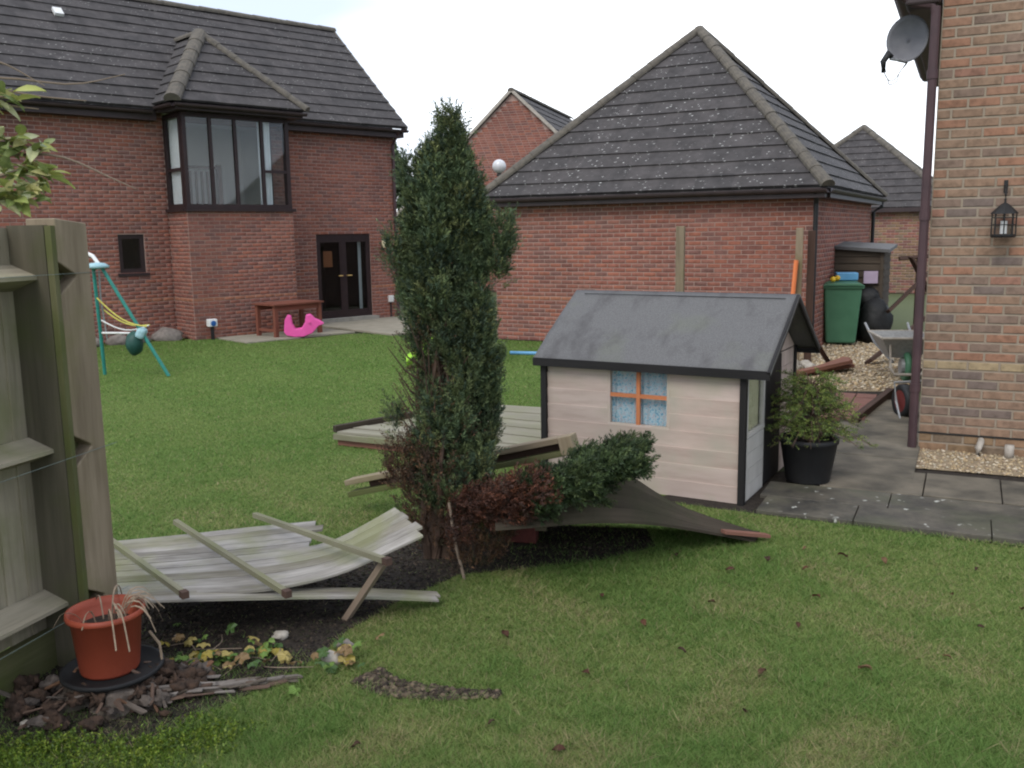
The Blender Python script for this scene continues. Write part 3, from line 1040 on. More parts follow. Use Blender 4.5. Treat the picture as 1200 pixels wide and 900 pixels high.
# things fixed to its wall
wl_ = MB()
wl_.lathe([(0.0, 0.09), (0.045, 0.085), (0.055, 0.03), (0.05, -0.05), (0.03, -0.085), (0.0, -0.09)], 14, (0, -0.07, 0))
wlamp = thing('wall_lamp', 'cream wall lamp beside the dark glazed patio doors', 'lamp', hbm @ Vector((-0.4, 0, 1.68)), HR)
wl_.build('lamp_shade', 'lamp_cream', wlamp, True)
MB().box((0, -0.012, -0.1), (0.07, 0.03, 0.06)).build('backplate', 'black_iron', wlamp)
sk = thing('wall_socket', 'small white outdoor socket box low on the wall near the downpipe', 'socket', hbm @ Vector((-0.24, 0, 0.45)), HR)
MB().box((0, -0.035, 0), (0.13, 0.07, 0.15)).build('box', 'white_plastic', sk, bevel=0.012)
MB().box((0, -0.018, -0.25), (0.03, 0.03, 0.34)).build('conduit', 'brown_plastic', sk)

# ------------------------------------------------------------------ garage with the pyramid roof
GL, GR = (-0.25, 16.73, 0), R(-28.5)
gh = thing('garage', 'red brick garage with a steep pyramid roof speckled white with lichen', 'garage', GL, GR)
ghm = hm(GL, GR)
GW, GD, GZ = 5.48, 5.9, 2.42
gw = MB()
for args in (((GW / 2, 0.11, GZ / 2), (GW, 0.22, GZ)), ((GW / 2, GD - 0.11, GZ / 2), (GW, 0.22, GZ)),
             ((0.11, GD / 2, GZ / 2), (0.22, GD - 0.44, GZ)), ((GW - 0.11, GD / 2, GZ / 2), (0.22, GD - 0.44, GZ))):
    gw.box(*args)
gwall = gw.build('wall', 'mortar_red', gh)
brick_wall(gwall, ghm, ID, 0, GW, 0, GZ, [], 0.0715, 0.214, BR_RED, 240, lambda r: BR_ORANGE if r == 10 else None)
brick_wall(gwall, ghm, Matrix.Translation((GW, 0, 0)) @ Matrix.Rotation(R(90), 4, 'Z'), 0, GD, 0, GZ, [], 0.0715, 0.214, BR_RED, 60,
           lambda r: BR_ORANGE if r == 10 else None)
ov, ez, az = 0.2, 2.50, 5.52
c0, c1, c2, c3 = (-ov, -ov, ez), (GW + ov, -ov, ez), (GW + ov, GD + ov, ez), (-ov, GD + ov, ez)
ap = (GW / 2, GD / 2, az)
gr_ = MB()
dz = Vector((0, 0, -0.03))
gr_.add([Vector(p) + dz for p in (c0, c1, c2, c3, ap)], [(0, 1, 4), (1, 2, 4), (2, 3, 4), (3, 0, 4)])
groof = gr_.build('roof', 'tile_garage', gh)
for a, b in ((c0, c1), (c1, c2), (c2, c3), (c3, c0)):
    roof_face(groof, a, b, ap, ap, 13, 'tile_garage')
for c in (c0, c1, c2, c3):
    ridge_caps(groof, Vector(c) + Vector((0, 0, 0.02)), Vector(ap) + Vector((0, 0, 0.02)), 'hip_tile', 0.105)
sf = MB()
sf.box((GW / 2, -ov / 2 - 0.01, 2.405), (GW + 2 * ov - 0.06, ov, 0.14))
sf.box((GW + ov / 2 + 0.01, GD / 2, 2.405), (ov, GD - 0.02, 0.14))
sf.box((-ov / 2 - 0.01, GD / 2, 2.405), (ov, GD - 0.02, 0.14))
sf.build('soffit_box', 'brown_plastic', gh)
gutter(gh, (-ov, -ov - 0.03, 2.46), (GW + ov, -ov - 0.03, 2.46), 0.06)
gutter(gh, (GW + ov + 0.03, -ov, 2.46), (GW + ov + 0.03, GD + ov, 2.46), 0.06)
MB().tube([(GW + 0.03, -ov, 2.42), (GW + 0.03, -0.1, 2.32), (GW + 0.02, -0.05, 2.25), (GW + 0.02, -0.05, 0.02)], 0.036, 10).build('downpipe', 'black_plastic', gh)
MB().tube([(GW + ov, GD + ov * 0.5, 2.4), (GW + ov, GD + 0.05, 2.3), (GW + 0.06, GD - 0.06, 2.2), (GW + 0.06, GD - 0.06, 0.02)], 0.036, 10).build('downpipe', 'black_plastic', gh)

# ------------------------------------------------------------------ near house corner on the right
NL, NR = (3.47, 7.80, 0), R(-26)
nh = thing('brick_house', 'buff and red multicoloured brick house corner with a brown downpipe and yellow band', 'house', NL, NR)
nhm = hm(NL, NR)
nw = MB()
NW = 3.2
nw.box((NW / 2 + 0.01, 0.11, 2.4), (NW, 0.22, 4.8))
nw.box((0.12, 2.6, 1.85), (0.22, 4.74, 3.7))
nwall = nw.build('wall', 'mortar_buff', nh)
NCR, NBL = 0.0785, 0.236
brick_wall(nwall, nhm, ID, 0.01, NW, 0.0, 4.75, [(0.86, 1.14, 0.04, 0.15)], NCR, NBL, BR_BUFF[:6] * 2 + BR_BUFF[6:], 300,
           lambda r: BR_BAND if r == 9 else (BR_PLINTH if r < 2 else (BR_LOW if r < 9 else None)), 0.017)
MB().box((NW / 2, -0.004, 2 * NCR + 0.001), (NW, 0.018, 0.009)).build('damp_course', 'black_iron', nwall)
ab = MB()
ab.box((1.0, 0.0, 0.095), (0.27, 0.02, 0.10))
abo = ab.build('air_brick', 'airbrick_red', nh)
pp = MB()
pp.tube([(0.0 - 0.035, -0.05, 3.62), (-0.035, -0.05, 0.02)], 0.036, 12)
pp.build('downpipe', 'pipe_brown', nh)
for z in (3.1, 1.98, 0.55):
    MB().tube([(-0.035, -0.05, z - 0.035), (-0.035, -0.05, z + 0.035)], 0.043, 12).build('pipe_collar', 'pipe_brown', nh)
eb = MB()
eb.box((-0.13, 2.4, 3.72), (0.26, 5.0, 0.16))
eb.build('eaves_box', 'brown_plastic', nh, bevel=0.02)
gutter(nh, (-0.30, -0.12, 3.76), (-0.30, 4.8, 3.76), 0.06)
swn = MB()
swn.tube([(-0.28, -0.06, 3.72), (-0.2, -0.055, 3.66), (-0.06, -0.05, 3.63), (-0.035, -0.05, 3.56)], 0.036, 10)
swn.build('gutter_bend', 'pipe_brown', nh)
nr = MB()
nr.prism([(-0.38, 3.78), (4.0, 7.0), (4.0, 7.1), (-0.38, 3.88)], 5.2, Matrix.Translation((0, -0.14, 0)))
nr.build('roof', 'tile_house', nh)
for k, xx in enumerate((0.49, 0.70)):
    t = MB()
    if k == 0:
        t.tube([(xx - 0.0, 0.02, 0.13), (xx - 0.0, -0.05, 0.12), (xx - 0.02, -0.09, 0.07), (xx - 0.02, -0.09, 0.005)], 0.027, 10)
    else:
        t.tube([(xx, -0.08, 0.0), (xx, -0.08, 0.12)], 0.036, 12)
    po = t.build('waste_pipe', 'stone_pale', None, True)
    po.matrix_world = nhm
    tag(po, ['bent pale waste pipe stub low on the multicoloured brick wall', 'straight pale pipe stub beside the red air brick'][k], 'pipe')

def lump(name, c, r, m, parent=None, seed_=1, sq=(1, 1, 1), rough=0.25, n=12):
    rs = random.Random(seed_)
    ph = [(rs.uniform(1, 4), rs.uniform(0, 6), rs.uniform(1, 4), rs.uniform(0, 6)) for _ in range(4)]
    V, F = [], []
    for i in range(n + 1):
        a = math.pi * i / n
        for k in range(2 * n):
            t = math.pi * k / n
            d = Vector((math.sin(a) * math.cos(t), math.sin(a) * math.sin(t), math.cos(a)))
            s = 1 + rough * sum(math.sin(p[0] * 2.1 * d.x + p[1] + p[2] * 1.7 * d.y) * math.cos(p[2] * 2.3 * d.z + p[3]) for p in ph) / 2.2
            V.append(Vector(c) + Vector((d.x * sq[0], d.y * sq[1], d.z * sq[2])) * r * s)
    for i in range(n):
        for k in range(2 * n):
            a, b = i * 2 * n + k, i * 2 * n + (k + 1) % (2 * n)
            F.append((a, a + 2 * n, b + 2 * n, b))
    return MB().add(V, F).build(name, m, parent, True)


# ------------------------------------------------------------------ dish, lantern
dish = thing('satellite_dish', 'grey round satellite dish hung under the eaves beside the downpipe', 'dish', (3.34, 8.05, 3.30))
md = frame((-0.50, -0.80, 0.20)).to_4x4()       # local x = where the dish looks
dm = MB()
V, F = [], []
for i in range(7):
    r = i / 6
    for k in range(28):
        t = 2 * math.pi * k / 28
        V.append(md @ Vector((0.05 * r * r - 0.02, 0.165 * r * math.cos(t), 0.20 * r * math.sin(t))))
for i in range(6):
    for k in range(28):
        a, b = i * 28 + k, i * 28 + (k + 1) % 28
        F.append((a, b, b + 28, a + 28))
dm.add(V, F)
do = dm.build('reflector', 'dish_grey', dish, True)
do.location = (-0.02, 0.0, 0.12)
s_ = do.modifiers.new('thick', 'SOLIDIFY')
s_.thickness = 0.006
ar = MB()
ar.tube([(-0.02, 0.0, -0.06), (-0.14, -0.12, -0.06), (-0.22, -0.15, -0.055)], 0.010, 8)
ar.build('arm', 'steel_grey', dish)
MB().tube([(-0.205, -0.14, -0.035), (-0.235, -0.155, -0.01), (-0.275, -0.15, -0.075), (-0.265, -0.145, -0.16)], [0.02, 0.028, 0.026, 0.02], 10).build('receiver', 'black_plastic', dish, True)
cb = MB()
for k in range(2):
    pts = [Vector((-0.262, -0.145, -0.16)).lerp(Vector((-0.03, 0.0, -0.07)), i / 14) + Vector((0.01 * k * math.sin(i), 0, -(0.13 + 0.04 * k) * math.sin(math.pi * i / 14) * (1 - i / 22)))
           for i in range(15)]
    cb.tube(pts, 0.004, 5)
cb.build('cable', 'steel_grey', dish)
MB().tube([(-0.01, 0.02, 0.1), (0.09, 0.1, 0.1), (0.13, 0.1, 0.1)], 0.016, 8).build('wall_bracket', 'steel_grey', dish)

ln = thing('hanging_lantern', 'black iron cage lantern hanging from a bracket on the brick wall', 'lantern', nhm @ Vector((0.545, -0.13, 1.80)), NR)
lt = MB()
lt.lathe([(0.0, 0.0), (0.085, 0.0), (0.092, 0.012), (0.092, 0.026), (0.0, 0.026)], 8)
lt.build('base', 'black_iron', ln)
rf_ = MB()
rf_.lathe([(0.10, 0.185), (0.095, 0.195), (0.035, 0.255), (0.012, 0.27), (0.0, 0.27)], 8)
rf_.build('cap', 'black_iron', ln)
cg = MB()
for k in range(8):
    t = 2 * math.pi * k / 8
    cg.tube([(0.086 * math.cos(t), 0.086 * math.sin(t), 0.02), (0.086 * math.cos(t), 0.086 * math.sin(t), 0.19)], 0.005, 6)
for z in (0.10, 0.155):
    cg.tube([(0.086 * math.cos(2 * math.pi * k / 8), 0.086 * math.sin(2 * math.pi * k / 8), z) for k in range(9)], 0.004, 5)
cg.build('cage', 'black_iron', ln)
MB().lathe([(0.0, 0.13), (0.025, 0.13), (0.025, 0.03)], 10).build('candle', 'white_plastic', ln)
hk = MB()
hk.tube([(0, 0, 0.27), (0, 0, 0.30), (0.0, -0.01, 0.33), (0.0, 0.02, 0.36), (0.0, 0.07, 0.38), (0.0, 0.125, 0.42)], 0.008, 6)
hk.box((0, 0.118, 0.40), (0.03, 0.012, 0.10))
hk.build('bracket', 'black_iron', ln)

# ------------------------------------------------------------------ buildings further off
BL, BRZ = (0.136, 30.0, 0), R(-17)
b2 = thing('brick_house', 'distant red brick gable end with a grey roof behind the garage', 'house', BL, BRZ)
hw, pk, e2 = 4.2, 6.22, 2.3
g2 = MB()
g2.prism([(-hw, 0), (hw, 0), (hw, e2), (0, pk - 0.06), (-hw, e2)], 8.0, ID)
g2w = g2.build('wall', 'mortar_red', b2)
bw_op = []
nrow = int(pk / 0.075)
Vs, Fs, Ms, nv = [], [], [], 0
for r in range(nrow):
    z = r * 0.075 + 0.0375
    half = hw if z < e2 else hw * (pk - 0.08 - z - 0.04) / (pk - e2)
    if half < 0.15:
        continue
    u = -half + (0.11 if r % 2 else 0)
    while u < half - 0.1:
        mtx = random.randrange(len(BR_FAR))
        me, V, F = brick_mesh(0.211, 0.061, BR_FAR[mtx])
        Vs.append(V + np.array([u + 0.11, 0, z]))
        Fs.append(F + nv)
        Ms += [mtx] * len(F)
        nv += len(V)
        u += 0.225
bulk('brickwork', np.concatenate(Vs), 4, BR_FAR, None, g2w, 'stuff', np.concatenate(Fs), Ms)
r2 = MB()
sl = (pk - e2) / hw
for s_x in (-1, 1):
    r2.prism([(0, pk - 0.05), (s_x * (hw + 0.3), e2 - 0.3 * sl - 0.05), (s_x * (hw + 0.3), e2 - 0.3 * sl + 0.0), (0, pk + 0.0)], 8.1, Matrix.Translation((0, -0.06, 0)))
ro2 = r2.build('roof', 'tile_house', b2)
roof_face(ro2, (hw + 0.3, -0.08, e2 - 0.3 * sl), (hw + 0.3, 8.0, e2 - 0.3 * sl), (0, -0.08, pk), (0, 8.0, pk), 15, 'tile_house')
roof_face(ro2, (-hw - 0.3, 8.0, e2 - 0.3 * sl), (-hw - 0.3, -0.08, e2 - 0.3 * sl), (0, 8.0, pk), (0, -0.08, pk), 15, 'tile_house')
vb = MB()
for s_x in (-1, 1):
    vb.bar((s_x * (hw + 0.3), -0.09, e2 - 0.3 * sl + 0.02), (0, -0.09, pk + 0.03), 0.05, 0.09)
vb.build('verge', 'stone_pale', ro2)
ridge_caps(ro2, (0, -0.1, pk + 0.01), (0, 8, pk + 0.01))

b3 = thing('garage', 'distant brown garage with a grey pyramid roof glimpsed beyond the wooden shed', 'garage', (7.35, 28.9, 0), R(-28.5))
w3, d3 = 5.6, 5.6
m3 = MB()
m3.box((w3 / 2, d3 / 2, 1.2), (w3, d3, 2.4))
m3w = m3.build('wall', 'mortar_red', b3)
brick_wall(m3w, hm((7.35, 28.9, 0), R(-28.5)), ID, 0, w3, 0, 2.4, [], 0.075, 0.225, BR_PLINTH + BR_RED[4:6], 0)
q0, q1, q2, q3 = (-0.2, -0.2, 2.42), (w3 + 0.2, -0.2, 2.42), (w3 + 0.2, d3 + 0.2, 2.42), (-0.2, d3 + 0.2, 2.42)
a3 = (w3 / 2, d3 / 2, 4.98)
r3 = MB()
r3.add([Vector(p) + dz for p in (q0, q1, q2, q3, a3)], [(0, 1, 4), (1, 2, 4), (2, 3, 4), (3, 0, 4)])
ro3 = r3.build('roof', 'tile_house', b3)
for a, b in ((q0, q1), (q1, q2), (q3, q0)):
    roof_face(ro3, a, b, a3, a3, 12, 'tile_house')
for q in (q0, q1, q2):
    ridge_caps(ro3, q, a3, 'hip_tile', 0.11)
MB().box((w3 / 2, -0.12, 2.36), (w3 + 0.36, 0.2, 0.12)).build('soffit_box', 'brown_plastic', b3)

# roof of another house just showing past the fir tree
b4 = thing('brick_house', 'low far house whose dark roof just shows left of the distant gable', 'house', (-2.7, 37.0, 0), R(-17))
MB().box((1.2, 3.0, 1.7), (3.2, 5.9, 3.4)).build('wall', 'mortar_red', b4)
r4 = MB()
r4.prism([(-0.3, 3.3), (6.3, 3.3), (3.0, 5.85)], 3.5, Matrix.Translation((-0.55, 0, 0)) @ Matrix.Rotation(R(-90), 4, 'Z') @ Matrix.Translation((-6, 0, 0)))
ro4 = r4.build('roof', 'tile_house', b4)
roof_face(ro4, (-0.55, -0.3, 3.32), (2.95, -0.3, 3.32), (-0.55, 3.0, 5.88), (2.95, 3.0, 5.88), 10, 'tile_house')

lp = thing('garden_lamp', 'round glass globe lamp on a pole behind the garage eaves', 'lamp', (-0.22, 22.0, 0))
MB().tube([(0, 0, 0), (0, 0, 3.2)], 0.035, 8).build('pole', 'black_iron', lp)
MB().lathe([(0.06, 3.18), (0.07, 3.2), (0.05, 3.25)], 12).build('collar', 'black_iron', lp)
MB().lathe([(0.16 * math.sin(math.pi * k / 12), 3.40 - 0.16 * math.cos(math.pi * k / 12)) for k in range(13)], 20).build('globe', 'globe_glass', lp, True)


# far trees
def bare_tree(loc, h, label, seed_):
    rs = random.Random(seed_)
    t = thing('bare_tree', label, 'tree', loc, 0)
    mb = MB()
    tw = MB()

    def grow(p, d, L, r, depth):
        q = p + d * L
        mid = p + d * L * 0.5 + Vector((rs.uniform(-1, 1), rs.uniform(-1, 1), 0)) * L * 0.05
        (mb if depth < 3 else tw).tube([p, mid, q], [r, r * 0.85, r * 0.65], 5, cap=False)
        if depth >= 6:
            return
        for k in range(rs.choice((2, 3, 3)) if depth else 4):
            nd = (d + Vector((rs.uniform(-1, 1), rs.uniform(-1, 1), rs.uniform(-0.3, 0.6))) * 0.62).normalized()
            grow(p + d * L * rs.uniform(0.6, 1.0), nd, L * rs.uniform(0.6, 0.85), r * 0.58, depth + 1)
    grow(Vector((0, 0, 0)), Vector((0, 0, 1)), h * 0.27, h * 0.018, 0)
    mb.build('trunk', 'twig_wood', t)
    tw.build('crown', 'twig_wood', t)
    return t


bare_tree((19.5, 44.0, 0), 5.9, 'bare brown winter tree beyond the far garage roof', 3)


def leafy_tree(loc, h, rad, label, col, n, seed_, base=0.15):
    t = thing('conifer_tree', label, 'tree', loc)
    MB().tube([(0, 0, 0), (0.03, 0, h * 0.5), (0, 0, h * 0.93)], [rad * 0.12, rad * 0.07, 0.01], 7).build('trunk', 'bark', t)
    z = base + (1 - base) * rng.random(n) ** 1.3
    ph = rng.random(n) * 2 * math.pi
    rr = rad * (1.05 - z) * (0.45 + 0.6 * rng.random(n)) * (1 + 0.25 * np.sin(5 * ph + 9 * z))
    P = np.stack([rr * np.cos(ph), rr * np.sin(ph), z * h], 1)
    D = unit(np.stack([np.cos(ph), np.sin(ph), 0.4 + 0.6 * rng.random(n)], 1))
    C = np.array(col)[None] * (0.6 + 0.7 * rng.random((n, 1)))
    V, CC = sprigs(P, D, np.full(n, 0.35), 8, 0.22, 0.1, C)
    bulk('crown', V, 4, 'conifer_leaves', CC, t)
    return t


leafy_tree((-5.9, 46.0, 0), 6.2, 2.2, 'pale green distant tree in the gap right of the bay house', (0.10, 0.14, 0.07), 2600, 5)

# ------------------------------------------------------------------ patio, path, gravel
def slabs(parent, m4, us, vs, gap, thick, mats_, name='slab', z0=0.0):
    first = {}
    for a, b in zip(us, us[1:]):
        for c, d in zip(vs, vs[1:]):
            mb = MB()
            mb.box((0, 0, 0), (b - a - gap, d - c - gap, thick))
            o = mb.build(name, random.choice(mats_), parent, bevel=0.006)
            o.matrix_local = m4 @ Matrix.Translation(((a + b) / 2, (c + d) / 2, z0 + thick / 2 + random.uniform(-0.003, 0.004))) \
                @ Matrix.Rotation(random.uniform(-0.006, 0.006), 4, 'Z') @ Matrix.Rotation(random.uniform(-0.004, 0.004), 4, 'X')


# pale patio by the doors (house frame)
pm = hbm
pat = flat('patio', [tuple((pm @ Vector(p))[:2]) for p in ((-2.45, -3.1, 0), (0.9, -3.1, 0), (0.9, -0.02, 0), (-2.45, -0.02, 0))], 0.004, 'concrete')
slabs(pat, pm, [-2.45 + 0.67 * k for k in range(6)], [-3.1 + 0.62 * k for k in range(6)], 0.012, 0.04, ['slab_pale'])
tp = flat('table_pad', [tuple((pm @ Vector(p))[:2]) for p in ((-4.9, -2.1, 0), (-2.6, -2.1, 0), (-2.6, -0.9, 0), (-4.9, -0.9, 0))], 0.004, 'concrete')
slabs(tp, pm, [-4.9 + 0.575 * k for k in range(5)], [-2.1, -1.5, -0.9], 0.012, 0.03, ['slab_pale'])

# dark path past the playhouse and beside the near house
path_pts = [(0.95, 6.42), (1.75, 5.98), (3.2, 5.30), (5.2, 4.3), (6.0, 5.8), (4.4, 6.62), (3.35, 7.15), (3.95, 8.9), (4.6, 10.6), (3.6, 10.8), (2.3, 7.25), (1.9, 7.0)]
path = flat('path', path_pts, 0.003, 'soil')
pm4 = Matrix.Translation((1.62, 6.03, 0)) @ Matrix.Rotation(R(-26), 4, 'Z')
slabs(path, pm4, [-0.0, 0.62, 1.42, 2.24, 3.05, 3.9], [0.02, 0.40], 0.006, 0.045, ['slab_dark'], z0=-0.015)
slabs(path, pm4, [-0.05, 0.8, 1.75, 2.7, 3.9], [0.40, 0.80], 0.006, 0.045, ['slab_dark'], z0=-0.015)
slabs(path, pm4, [0.30, 1.0, 1.5, 2.42, 3.2, 4.0], [0.81, 1.47], 0.008, 0.045, ['slab_grey'], z0=-0.013)
pm5 = Matrix.Translation((2.30, 7.10, 0)) @ Matrix.Rotation(R(-26), 4, 'Z')
slabs(path, pm5, [0.0, 0.78], [-0.02, 0.62, 1.3, 2.0, 2.7, 3.4], 0.012, 0.045, ['slab_grey'], z0=-0.013)


def pebbles(name, poly_fn, n, box, rmin, rmax, cols, parent=None, z=0.0):
    """flattened octahedra; one object"""
    x = box[0] + (box[1] - box[0]) * rng.random(n * 3)
    y = box[2] + (box[3] - box[2]) * rng.random(n * 3)
    keep = poly_fn(x, y)
    x, y = x[keep][:n], y[keep][:n]
    n = len(x)
    r = rmin + (rmax - rmin) * rng.random(n) ** 1.8
    base = np.array([[1, 0, 0], [0, 1, 0], [-1, 0, 0], [0, -1, 0], [0, 0, 0.75], [0, 0, -0.6], [.7, .7, .35], [-.7, .7, .3], [-.7, -.7, .35], [.7, -.7, .3]], float)
    fc = np.array([[0, 6, 4], [6, 1, 4], [1, 7, 4], [7, 2, 4], [2, 8, 4], [8, 3, 4], [3, 9, 4], [9, 0, 4], [0, 5, 6], [6, 5, 1], [1, 5, 7], [7, 5, 2], [2, 5, 8], [8, 5, 3], [3, 5, 9], [9, 5, 0]])
    th = rng.random(n) * 6.28
    sc_ = 0.7 + 0.6 * rng.random((n, 1, 3))
    Vb = base[None] * r[:, None, None] * sc_ * (1 + 0.15 * rng.normal(size=(n, 10, 1)))
    c, s = np.cos(th)[:, None], np.sin(th)[:, None]
    X = Vb[..., 0] * c - Vb[..., 1] * s + x[:, None]
    Y = Vb[..., 0] * s + Vb[..., 1] * c + y[:, None]
    Z = Vb[..., 2] + z + r[:, None] * 0.35 * rng.random((n, 1))
    V = np.stack([X, Y, Z], 2).reshape(-1, 3)
    F = (fc[None] + (np.arange(n) * 10)[:, None, None]).reshape(-1, 3)
    C = np.array(cols)[rng.integers(0, len(cols), n)] * (0.75 + 0.5 * rng.random((n, 1)))
    return bulk(name, V, 3, 'litter', np.repeat(C, 10, 0), parent, 'stuff', F)


def in_poly(pts):
    def fn(x, y):
        ins = np.zeros(len(x), bool)
        j = len(pts) - 1
        for i in range(len(pts)):
            xi, yi = pts[i]
            xj, yj = pts[j]
            c = ((yi > y) != (yj > y)) & (x < (xj - xi) * (y - yi) / (yj - yi + 1e-12) + xi)
            ins ^= c
            j = i
        return ins
    return fn


GRAV = [(0.46, 0.37, 0.25), (0.40, 0.31, 0.19), (0.52, 0.45, 0.34), (0.34, 0.26, 0.18), (0.45, 0.33, 0.19)]
plain('gravel_base', (0.30, 0.235, 0.15), (0.22, 0.17, 0.11), 30, 0.95, 0.8, fine=40)
gs = [tuple((nhm @ Vector(p))[:2]) for p in ((-0.06, -0.62, 0), (3.2, -0.64, 0), (3.2, 0.02, 0), (-0.06, 0.02, 0))]
gs = [(3.05, 7.20)] + gs[1:3] + [(3.5, 7.95)]
flat('gravel_strip', gs, 0.012, 'gravel_base')
pg = pebbles('gravel', in_poly(gs), 5200, (2.9, 6.6, 5.5, 8.3), 0.006, 0.017, GRAV, z=0.012)
tag(pg, 'tan gravel strip of small pebbles along the foot of the brick wall', 'gravel')
yard = [(2.7, 10.9), (4.7, 10.6), (5.2, 12.0), (7.5, 14.5), (7.2, 17.0), (4.9, 14.9), (4.4, 14.2), (2.9, 14.6)]
flat('gravel_yard', yard, 0.006, 'gravel_base')
pg = pebbles('gravel', in_poly(yard), 9000, (2.7, 7.5, 10.5, 17), 0.010, 0.03, GRAV, z=0.008)
tag(pg, 'loose tan gravel and rubble on the yard in front of the green bin', 'gravel')
flat('earth_yard', [(0.6, 16.3), (0.9, 8.2), (2.0, 7.2), (2.9, 8.4), (3.4, 10.8), (2.7, 11.0), (2.9, 14.55), (4.4, 14.1)], 0.002, 'lawn_turf')

# red paver patch with a timber edge
rp = flat('paver_patch', [(2.95, 9.1), (3.35, 8.95), (4.15, 10.55), (3.1, 10.75)], 0.008, 'soil')
slabs(rp, Matrix.Translation((3.02, 9.05, 0)) @ Matrix.Rotation(R(-26), 4, 'Z'), [0, 0.22, 0.44], [0.05, 0.3, 0.55, 0.8, 1.05, 1.3, 1.55], 0.01, 0.04, ['red_paver'], 'paver', 0.004)
e = MB().bar((3.30, 8.80, 0.05), (4.28, 10.35, 0.05), 0.07, 0.10).build('timber_edging', 'dark_timber', None, bevel=0.006)
tag(e, 'dark timber edging beside the red pavers', 'edging')

# ------------------------------------------------------------------ yard things
bn_ = thing('wheelie_bin', 'dark green wheelie bin with toys on its lid by the garage corner', 'bin', (5.36, 15.15, 0), R(-12))
bb = MB()
bw, bd = 0.29, 0.33
prof = [(0.78, 0.05), (0.80, 0.10), (1.0, 0.93), (1.0, 0.97)]
V, F = [], []
for s, z in prof:
    V += [(-bw * s, -bd * s, z), (bw * s, -bd * s, z), (bw * s, bd * s, z), (-bw * s, bd * s, z)]
for i in range(3):
    F += [(i * 4 + k, i * 4 + (k + 1) % 4, i * 4 + 4 + (k + 1) % 4, i * 4 + 4 + k) for k in range(4)]
F += [(3, 2, 1, 0), (12, 13, 14, 15)]
bb.add(V, F)
bb.build('body', 'bin_green', bn_, bevel=0.03)
MB().box((0, 0, 0.955), (0.64, 0.72, 0.05)).build('rim', 'bin_green', bn_, bevel=0.02)
ld = MB()
V = []
for (x, z) in ((-0.33, 0.985), (-0.25, 1.03), (0.25, 1.03), (0.33, 0.985)):
    V += [(x, -0.38, z - 0.012), (x, 0.36, z + 0.012)]
F = [(0, 2, 3, 1), (2, 4, 5, 3), (4, 6, 7, 5), (0, 6, 4, 2), (1, 3, 5, 7), (0, 1, 7, 6)]
ld.add(V, F)
ld.build('lid', 'bin_green', bn_, bevel=0.012)
for sx in (-1, 1):
    MB().tube([(sx * 0.24, 0.3, 0.1), (sx * 0.29, 0.3, 0.1)], 0.1, 16).build('wheel', 'black_plastic', bn_)
MB().tube([(-0.22, 0.42, 0.93), (0.22, 0.42, 0.93)], 0.018, 8).build('handle', 'bin_green', bn_)
bx_ = MB().box((5.5, 15.3, 1.105), (0.34, 0.25, 0.13), rotz(R(-12))).build('storage_box', 'light_blue_plastic', None, bevel=0.02)
tag(bx_, 'light blue plastic box lying on the green bin lid', 'box')
for k, (x, y, z) in enumerate(((5.18, 15.0, 1.075), (5.28, 15.08, 1.09))):
    b_ = MB().lathe([(0.045 * math.sin(math.pi * i / 8), -0.045 * math.cos(math.pi * i / 8)) for i in range(9)], 12, (x, y, z)).build('toy_ball', 'yellow_plastic', None, True)
    tag(b_, 'small yellow ball on the green bin lid', 'ball', 'yellow balls on the bin lid')

sh = thing('wooden_shed', 'small dark weathered wooden store with a felt roof against the garage side', 'shed', (5.42, 15.75, 0), R(-28.5))
sw_, sdp, sht = 0.80, 0.85, 1.5
for k in range(13):
    z = 0.04 + k * 0.115
    MB().box((sw_ / 2, 0, z + 0.058), (sw_, 0.022, 0.122), Matrix.Rotation(R(-9), 3, 'X')).build('board', 'shed_wood', sh)
    MB().box((sw_, sdp / 2, z + 0.058), (sdp, 0.022, 0.122), Matrix.Rotation(R(90), 3, 'Z') @ Matrix.Rotation(R(-9), 3, 'X')).build('board', 'shed_wood', sh)
MB().box((sw_ / 2, sdp / 2, 0.78), (sw_ - 0.05, sdp - 0.05, 1.5)).build('frame', 'room_dark', sh)
rs_ = MB()
rs_.add([(-0.08, -0.10, 1.60), (sw_ + 0.1, -0.10, 1.53), (sw_ + 0.1, sdp + 0.1, 1.60), (-0.08, sdp + 0.1, 1.66),
         (-0.08, -0.10, 1.55), (sw_ + 0.1, -0.10, 1.48), (sw_ + 0.1, sdp + 0.1, 1.55), (-0.08, sdp + 0.1, 1.61)],
        [(0, 1, 2, 3), (7, 6, 5, 4), (0, 4, 5, 1), (1, 5, 6, 2), (2, 6, 7, 3), (3, 7, 4, 0)])
rs_.build('roof', 'roof_felt', sh)
for (x, y) in ((0.02, -0.02), (sw_ - 0.02, -0.02)):
    MB().box((x, y, 0.76), (0.05, 0.035, 1.5)).build('corner_post', 'shed_wood', sh)


bg_ = lump('rubbish_sack', (5.98, 15.25, 0.36), 0.33, 'bag_black', None, 4, (0.8, 0.8, 1.15), 0.12)
tag(bg_, 'bulging black rubbish sack beside the green bin', 'sack')
bg2 = lump('rubbish_sack', (5.93, 15.42, 0.72), 0.22, 'bag_black', None, 9, (0.9, 0.8, 0.9), 0.1)
tag(bg2, 'smaller black sack piled behind, under the lilac card', 'sack')
lc = MB().box((5.93, 15.38, 1.08), (0.22, 0.03, 0.20), rotz(R(-10))).build('card_sheet', 'lilac_card', None)
tag(lc, 'lilac card leaning on the black sacks by the bin', 'card')
